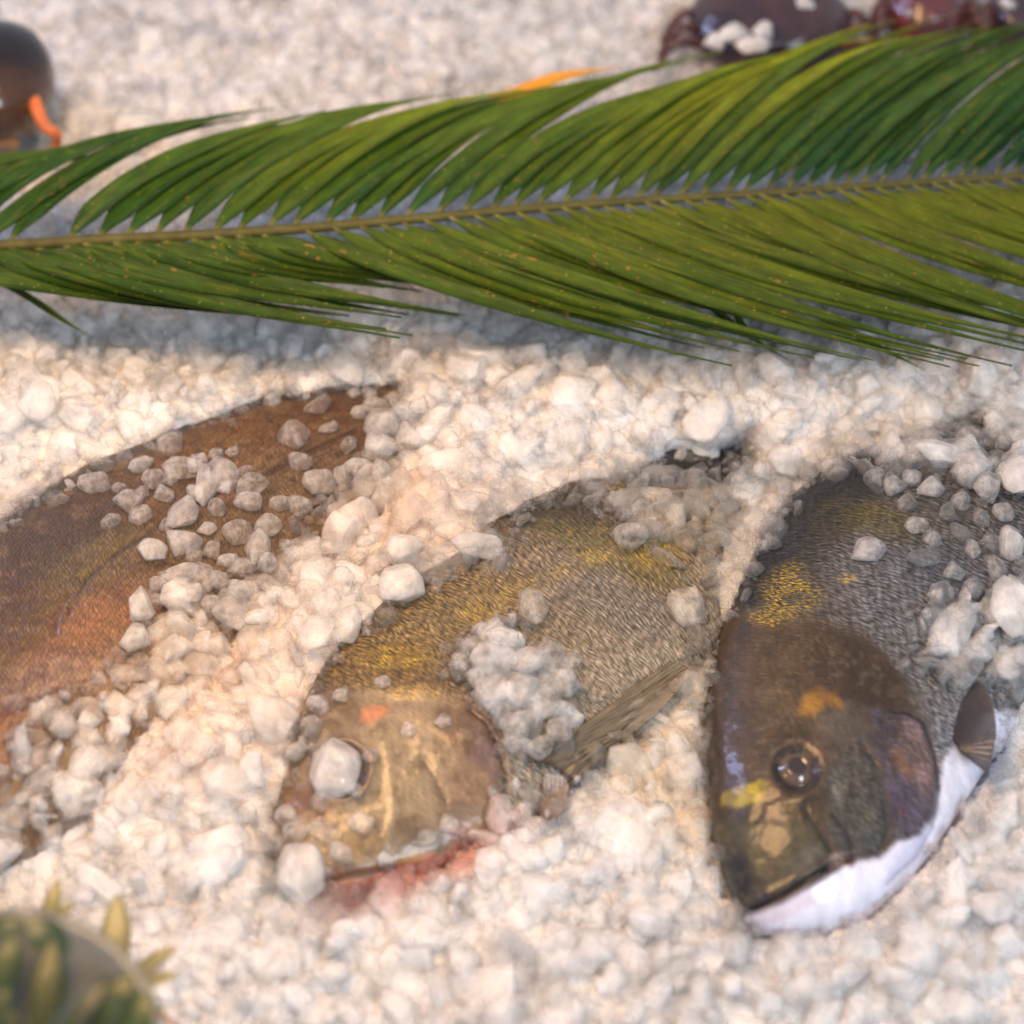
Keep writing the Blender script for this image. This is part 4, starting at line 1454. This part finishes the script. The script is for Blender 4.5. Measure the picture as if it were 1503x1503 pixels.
while x < 1840:
    b = x + lr.uniform(-5, 5)
    y0 = rach_at(b)
    if b < -140: dx, dy = 460, 34
    elif b < 60: dx, dy = 650, np.interp(b, [-140, 60], [86, 158])
    elif b < 230: dx, dy = 575, 118
    elif b < 400: dx, dy = 420, 82
    elif b < 540: dx, dy = 620, 196
    elif b < 640: dx, dy = 700, 210
    else: dx, dy = 700, np.interp(b, [640, 1000], [226, 236])
    if tleft <= 0: tuft, tleft = (lr.uniform(-70, 40), lr.uniform(-26, 12), 0), lr.randint(2, 5)
    tleft -= 1
    dx += tuft[0] - 10 * tleft + lr.uniform(-14, 14)
    dy += tuft[1] - 3 * tleft + lr.uniform(-5, 5)
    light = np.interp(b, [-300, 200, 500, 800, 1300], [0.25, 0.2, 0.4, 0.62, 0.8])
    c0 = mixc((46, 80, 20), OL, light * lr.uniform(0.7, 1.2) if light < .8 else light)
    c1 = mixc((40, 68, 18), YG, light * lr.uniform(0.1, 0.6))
    lid += 1
    zz = lr.uniform(-0.003, 0.002)
    skip = (395 < b < 440) or (225 < b < 250 and False)
    if not skip:
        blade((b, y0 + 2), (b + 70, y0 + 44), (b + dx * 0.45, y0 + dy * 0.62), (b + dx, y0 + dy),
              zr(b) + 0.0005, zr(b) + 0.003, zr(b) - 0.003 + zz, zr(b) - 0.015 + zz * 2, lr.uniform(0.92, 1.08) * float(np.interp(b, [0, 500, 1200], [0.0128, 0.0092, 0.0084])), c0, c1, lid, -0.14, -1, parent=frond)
    x += float(np.interp(x, [0, 600, 1200], [38, 34, 27]))
# strays the photograph shows: thin drooping ones and a few paler ones
STRAY = [((-20, 400), (30, 430), (80, 462), (137, 495), 0.0042, (70, 84, 26)), ((60, 402), (110, 432), (160, 440), (226, 432), 0.0026, (60, 84, 34)),
         ((1010, 420), (1050, 452), (1080, 490), (1158, 527), 0.0046, (52, 84, 26)), ((1066, 440), (1080, 462), (1096, 480), (1102, 508), 0.0040, (74, 102, 30)),
         ((1180, 470), (1240, 478), (1290, 508), (1356, 544), 0.0050, (84, 106, 30)), ((720, 416), (745, 408), (780, 392), (812, 373), 0.0018, (70, 96, 36)),
         ((1230, 190), (1280, 160), (1340, 128), (1410, 96), 0.0040, (150, 108, 84)), ((980, 190), (1120, 140), (1280, 60), (1410, 14), 0.0060, (112, 122, 30)),
         ((1050, 170), (1160, 120), (1300, 70), (1455, 42), 0.0055, (120, 126, 34))]
for s_ in STRAY:
    lid += 1
    z = 0.050 if s_[0][1] < 250 else 0.036
    blade(s_[0], s_[1], s_[2], s_[3], z, z, z, z - (0.004 if s_[0][1] < 250 else 0.010), s_[4], s_[5], s_[5], lid, 0.1, 1, parent=frond, pale=False)

yl = blade((690, 160), (760, 138), (830, 106), (905, 98), 0.034, 0.038, 0.038, 0.036, 0.0100, (214, 150, 30), (222, 160, 44), 3, 0.1, 1, name='yellow_leaf', pale=False,
           mat=plain('yellow_leaf_skin', tuple(lin((222, 156, 40))), 0.5, 0.4, 0, 0.1, 80))
props(yl, 'narrow orange yellow leaf sticking out behind the palm leaf', 'leaf')


# ------------------------------------------------------------------ seafood out of focus at the back
def tube(name, P3, radii, mat, parent, k=12, col=None):
    P3 = np.array(P3, float)
    nn = 26
    Q = catmull(P3, np.linspace(0, len(P3) - 1, nn))
    r = catmull(np.array(radii, float)[:, None], np.linspace(0, len(radii) - 1, nn))[:, 0]
    T = np.gradient(Q, axis=0)
    T /= np.linalg.norm(T, axis=1)[:, None] + 1e-9
    V = []
    for i in range(nn):
        a1 = np.cross(T[i], [0.13, 0.2, 0.97])
        a1 /= np.linalg.norm(a1)
        a2 = np.cross(T[i], a1)
        for j in range(k):
            a = 2 * PI * j / k
            V.append(Q[i] + (a1 * math.cos(a) + a2 * math.sin(a)) * r[i])
    idx = np.arange(nn * k).reshape(nn, k)
    F = [tuple(f) for f in np.stack([idx[:-1], np.roll(idx[:-1], -1, 1), np.roll(idx[1:], -1, 1), idx[1:]], -1).reshape(-1, 4)]
    F += [tuple(idx[0][::-1]), tuple(idx[-1])]
    return keep(mesh_obj(name, V, F, mat, None, True), parent)


def dome(name, c, rx, ry, rz, mat, parent, seed=1, lump=0.12, sub=5, colf=None, cut=None):
    bm = bmesh.new()
    bmesh.ops.create_icosphere(bm, subdivisions=sub, radius=1.0)
    P_ = np.array([v.co[:] for v in bm.verts])
    F = [tuple(v.index for v in f.verts) for f in bm.faces]
    bm.free()
    rad = 1 + lump * 2 * (fbm(P_[:, 0] * 1.6 + seed * 5, P_[:, 1] * 1.6, P_[:, 2] * 1.6, seed, 3) - 0.5)
    Q = P_ * rad[:, None]
    C = colf(Q) if colf else None
    Q = Q * np.array([rx, ry, rz]) + np.array(c)
    return keep(mesh_obj(name, Q, F, mat, None, True, C), parent)


M_CRAB = plain('crab_shell', (0.1, 0.1, 0.1), 0.2, 0.4, 0.5, 0.2, 60, paint=True, bump=0.1)
M_LEG = plain('crab_leg', tuple(lin((206, 112, 58))), 0.35, 0.5, 0.3, 0.3, 120)
M_LEG2 = plain('crab_claw', tuple(lin((150, 112, 84))), 0.4, 0.5, 0.3, 0.35, 120)
M_SEA = plain('purple_fish_skin', (0.1, 0.1, 0.1), 0.22, 0.6, 0.6, 0.25, 90, paint=True, bump=0.15)
cc = at(-8, 120, 0.03)
crab = empty('crab', tuple(at(-8, 160, 0)), 'dark purple brown glossy crab with orange legs in the top left corner', 'crab')


def crab_col(Q):
    k = sstep(-0.25, 0.45, Q[:, 1] * 0.7 + Q[:, 2] * 0.5 + 0.2 * (fbm(Q[:, 0] * 3, Q[:, 1] * 3, Q[:, 2] * 3, 4) - .5))[:, None]
    return lin((70, 50, 38)) * (1 - k) + lin((22, 12, 22)) * k


dome('carapace', cc, 0.034, 0.044, 0.029, M_CRAB, crab, 4, 0.03, 5, crab_col)
tube('leg', [at(44, 128, .026), at(50, 150, .034), at(66, 185, .030), at(84, 200, .024), at(74, 236, .008)], [.0035, .0042, .0036, .003, .0016], M_LEG, crab)
tube('leg', [at(-40, 330, .03), at(-18, 352, .036), at(18, 376, .024)], [.0042, .0036, .0015], M_LEG, crab)
tube('claw', [at(-30, 160, .03), at(8, 166, .030), at(38, 172, .022), at(48, 196, .012)], [.006, .0065, .005, .002], M_LEG2, crab)
tube('claw', [at(-30, 190, .02), at(0, 186, .020), at(14, 200, .014), at(10, 216, .006)], [.006, .006, .005, .002], M_LEG2, crab)
tube('leg', [at(-20, 210, .014), at(6, 206, .016), at(24, 214, .010)], [.005, .005, .003], M_LEG2, crab)


def sea_col(a, b, seed):
    def f(Q):
        k = sstep(0.35, 0.65, fbm(Q[:, 0] * 1.8, Q[:, 1] * 1.8, Q[:, 2] * 1.8, seed))[:, None]
        return lin(a) * (1 - k) + lin(b) * k
    return f


def back_crab(px, py, rx, ry, rz, a, b, seed, label, lumps):
    """another crab further back, heaped with ice"""
    c = at(px, py, 0.016)
    e = empty('crab', (float(c[0]), float(c[1]), 0.0), label, 'crab')
    dome('carapace', c, rx, ry, rz, M_SEA, e, seed, 0.09, 5, sea_col(a, b, seed))
    for sx in (-1, 1):
        for k in range(3):
            y_ = c[1] - ry * (0.5 - 0.35 * k)
            x_ = c[0] + sx * rx * (0.80 - 0.05 * k)
            tube('leg', [(x_, y_, .016), (x_ + sx * rx * .35, y_ - .006, .022), (x_ + sx * rx * .6, y_ - .012, .006)], [.0036, .003, .0012], M_SEALEG, e, 8)
    for (x_, y_, w_, h_, lab) in lumps:
        chunk(x_, y_, w_, h_, rng.uniform(-30, 30), -.2, lab, z=0.016 + rz * 0.8)
    return e


M_SEALEG = plain('dark_crab_leg', tuple(lin((84, 50, 48))), 0.35, 0.5, 0.3, 0.3, 120)
back_crab(1130, 36, 0.050, 0.040, 0.026, (66, 40, 42), (36, 26, 44), 3, 'dark purple brown crab behind the palm leaf with ice heaped on it', [
    (1075, 48, 80, 46, 'grey white ice lump on the left of the dark purple crab'), (1105, 66, 60, 40, 'ice lump lowest on the dark purple crab'),
    (1050, 60, 50, 34, 'small ice lump at the very left of the dark purple crab'), (1120, 44, 50, 34, 'ice lump in the middle of the dark purple crab'),
    (1175, 8, 70, 34, 'bright ice lump on the upper edge of the dark purple crab')])
back_crab(1358, 14, 0.026, 0.030, 0.022, (112, 52, 52), (84, 44, 52), 6, 'small reddish brown crab at the top right behind the leaf tips', [
    (1334, 18, 16, 14, 'tiny white ice bit on the small reddish crab')])
back_crab(1500, 22, 0.022, 0.026, 0.018, (70, 50, 60), (50, 34, 50), 9, 'dark crab cut off by the top right corner', [
    (1480, 6, 44, 30, 'ice lump on the dark crab in the top right corner')])

# ------------------------------------------------------------------ glass dish and sprig close to the lens, bottom left
M_GLASS = plain('grey_dish_glaze', tuple(lin((118, 122, 118))), 0.35, 0.5, 0.2, 0.2, 30)
dz = 0.115
dc = at(-20, 1560, dz)
dr = float(np.linalg.norm(at(20, 1330, dz) - dc))
prof = [(0, -0.012), (0.4, -0.012), (0.62, -0.011), (0.80, -0.008), (0.93, -0.004), (1.0, -0.002), (1.005, -0.004), (0.95, -0.008), (0.8, -0.016), (0.5, -0.028), (0.16, -0.036), (0.13, -0.09), (0.3, -0.114), (0.42, -0.120), (0.0, -0.120)]
V, F, k = [], [], 96
for (r, z) in prof:
    for j in range(k):
        a = 2 * PI * j / k
        V.append(dc + np.array([math.cos(a) * r * dr, math.sin(a) * r * dr, z]))
idx = np.arange(len(prof) * k).reshape(len(prof), k)
F = np.stack([idx[:-1], np.roll(idx[:-1], -1, 1), np.roll(idx[1:], -1, 1), idx[1:]], -1).reshape(-1, 4)
dish = mesh_obj('dish', np.array(V) - dc, F, M_GLASS)
dish.location = tuple(dc)
props(dish, 'blurred round grey dish in the bottom left corner under green leaves', 'dish')

M_SPRIG = plain('sprig_leaf_skin', (0.1, 0.1, 0.1), 0.4, 0.4, 0.2, 0.15, 60, paint=True)


def leaf_on(parent, a, b, w_px, z, c0, c1, lid):
    mx, my = (a[0] + b[0]) / 2, (a[1] + b[1]) / 2
    P0, P1 = at(a[0], a[1], z), at(b[0], b[1], z + 0.006)
    T = P1 - P0
    L = np.linalg.norm(T)
    T /= L
    S_ = np.cross(T, [0, 0, 1.0])
    S_ /= np.linalg.norm(S_)
    V, C = [], []
    ns = 22
    for i in range(ns):
        t = i / (ns - 1)
        w = w_px * PXM * 0.8 * 0.5 * (math.sin(PI * min(1, t * 0.92 + 0.06)) ** 0.8)
        for s_ in (-1, -.5, 0, .5, 1):
            V.append(P0 + T * L * t + S_ * s_ * w + np.array([0, 0, 0.0015 * math.sin(PI * t) + 0.05 * w * abs(s_) ]))
            C.append((lin(c0) * (1 - t) + lin(c1) * t) * (1.15 if s_ == 0 else 1))
    V = np.array(V)
    idx = np.arange(ns * 5).reshape(ns, 5)
    F = np.stack([idx[:-1, :-1], idx[:-1, 1:], idx[1:, 1:], idx[1:, :-1]], -1).reshape(-1, 4)
    n0 = len(V)
    V2 = np.concatenate([V, V - np.array([0, 0, 0.0005])])
    rim = np.concatenate([idx[0], idx[1:, -1], idx[-1, ::-1][1:], idx[::-1, 0][1:]])
    R_ = np.stack([rim[:-1], rim[1:], rim[1:] + n0, rim[:-1] + n0], -1)
    F = np.concatenate([F, F[:, ::-1] + n0, R_])
    keep(mesh_obj('leaf', V2, F, M_SPRIG, None, True, np.array(C + C)), parent)


sp1 = empty('herb_sprig', tuple(at(150, 1500, 0.03)), 'pale yellow green herb sprig on the ice beyond the dish rim', 'herb')
PY, PY2 = (118, 114, 66), (134, 128, 88)
for (a, b, w) in [((170, 1440), (172, 1312), 44), ((182, 1446), (262, 1388), 26), ((186, 1452), (262, 1430), 22), ((66, 1376), (86, 1290), 26),
                  ((60, 1376), (112, 1322), 20), ((150, 1452), (130, 1400), 20)]:
    leaf_on(sp1, a, b, w, 0.055, PY, PY2, 1)
tube('stem', [at(40, 1400, .054), at(110, 1420, .055), at(170, 1446, .056), at(240, 1490, .054), at(300, 1560, .05)], [.0012] * 5, M_LEG2, sp1, 8)
sp2 = empty('herb_sprig', tuple(at(60, 1500, 0.06)), 'dark green leafy sprig lying in the blurred dish', 'herb')
GR, GR2 = (52, 70, 18), (70, 84, 26)
for (a, b, w, c) in [((62, 1540), (78, 1378), 36, (72, 74, 10)), ((-30, 1500), (24, 1372), 40, (58, 84, 20)), ((-50, 1420), (30, 1346), 44, (74, 96, 70)),
                     ((120, 1530), (196, 1430), 52, (70, 84, 36)), ((150, 1540), (226, 1462), 52, (84, 104, 40)), ((60, 1560), (158, 1440), 30, (60, 66, 44)),
                     ((-40, 1550), (14, 1450), 30, (52, 70, 20)), ((100, 1400), (40, 1352), 34, (88, 104, 84)), ((10, 1560), (20, 1480), 26, (60, 70, 36))]:
    c = (c[0] * 0.5, c[1] * 0.62, c[2] * 0.55)
    leaf_on(sp2, a, b, w * 1.35, 0.118, c, mixc(c, (80, 94, 44), .3), 1)
tube('stem', [at(-60, 1600, .112), at(20, 1560, .114), at(90, 1550, .114), at(170, 1560, .112)], [.0015] * 4, M_LEG2, sp2, 8)
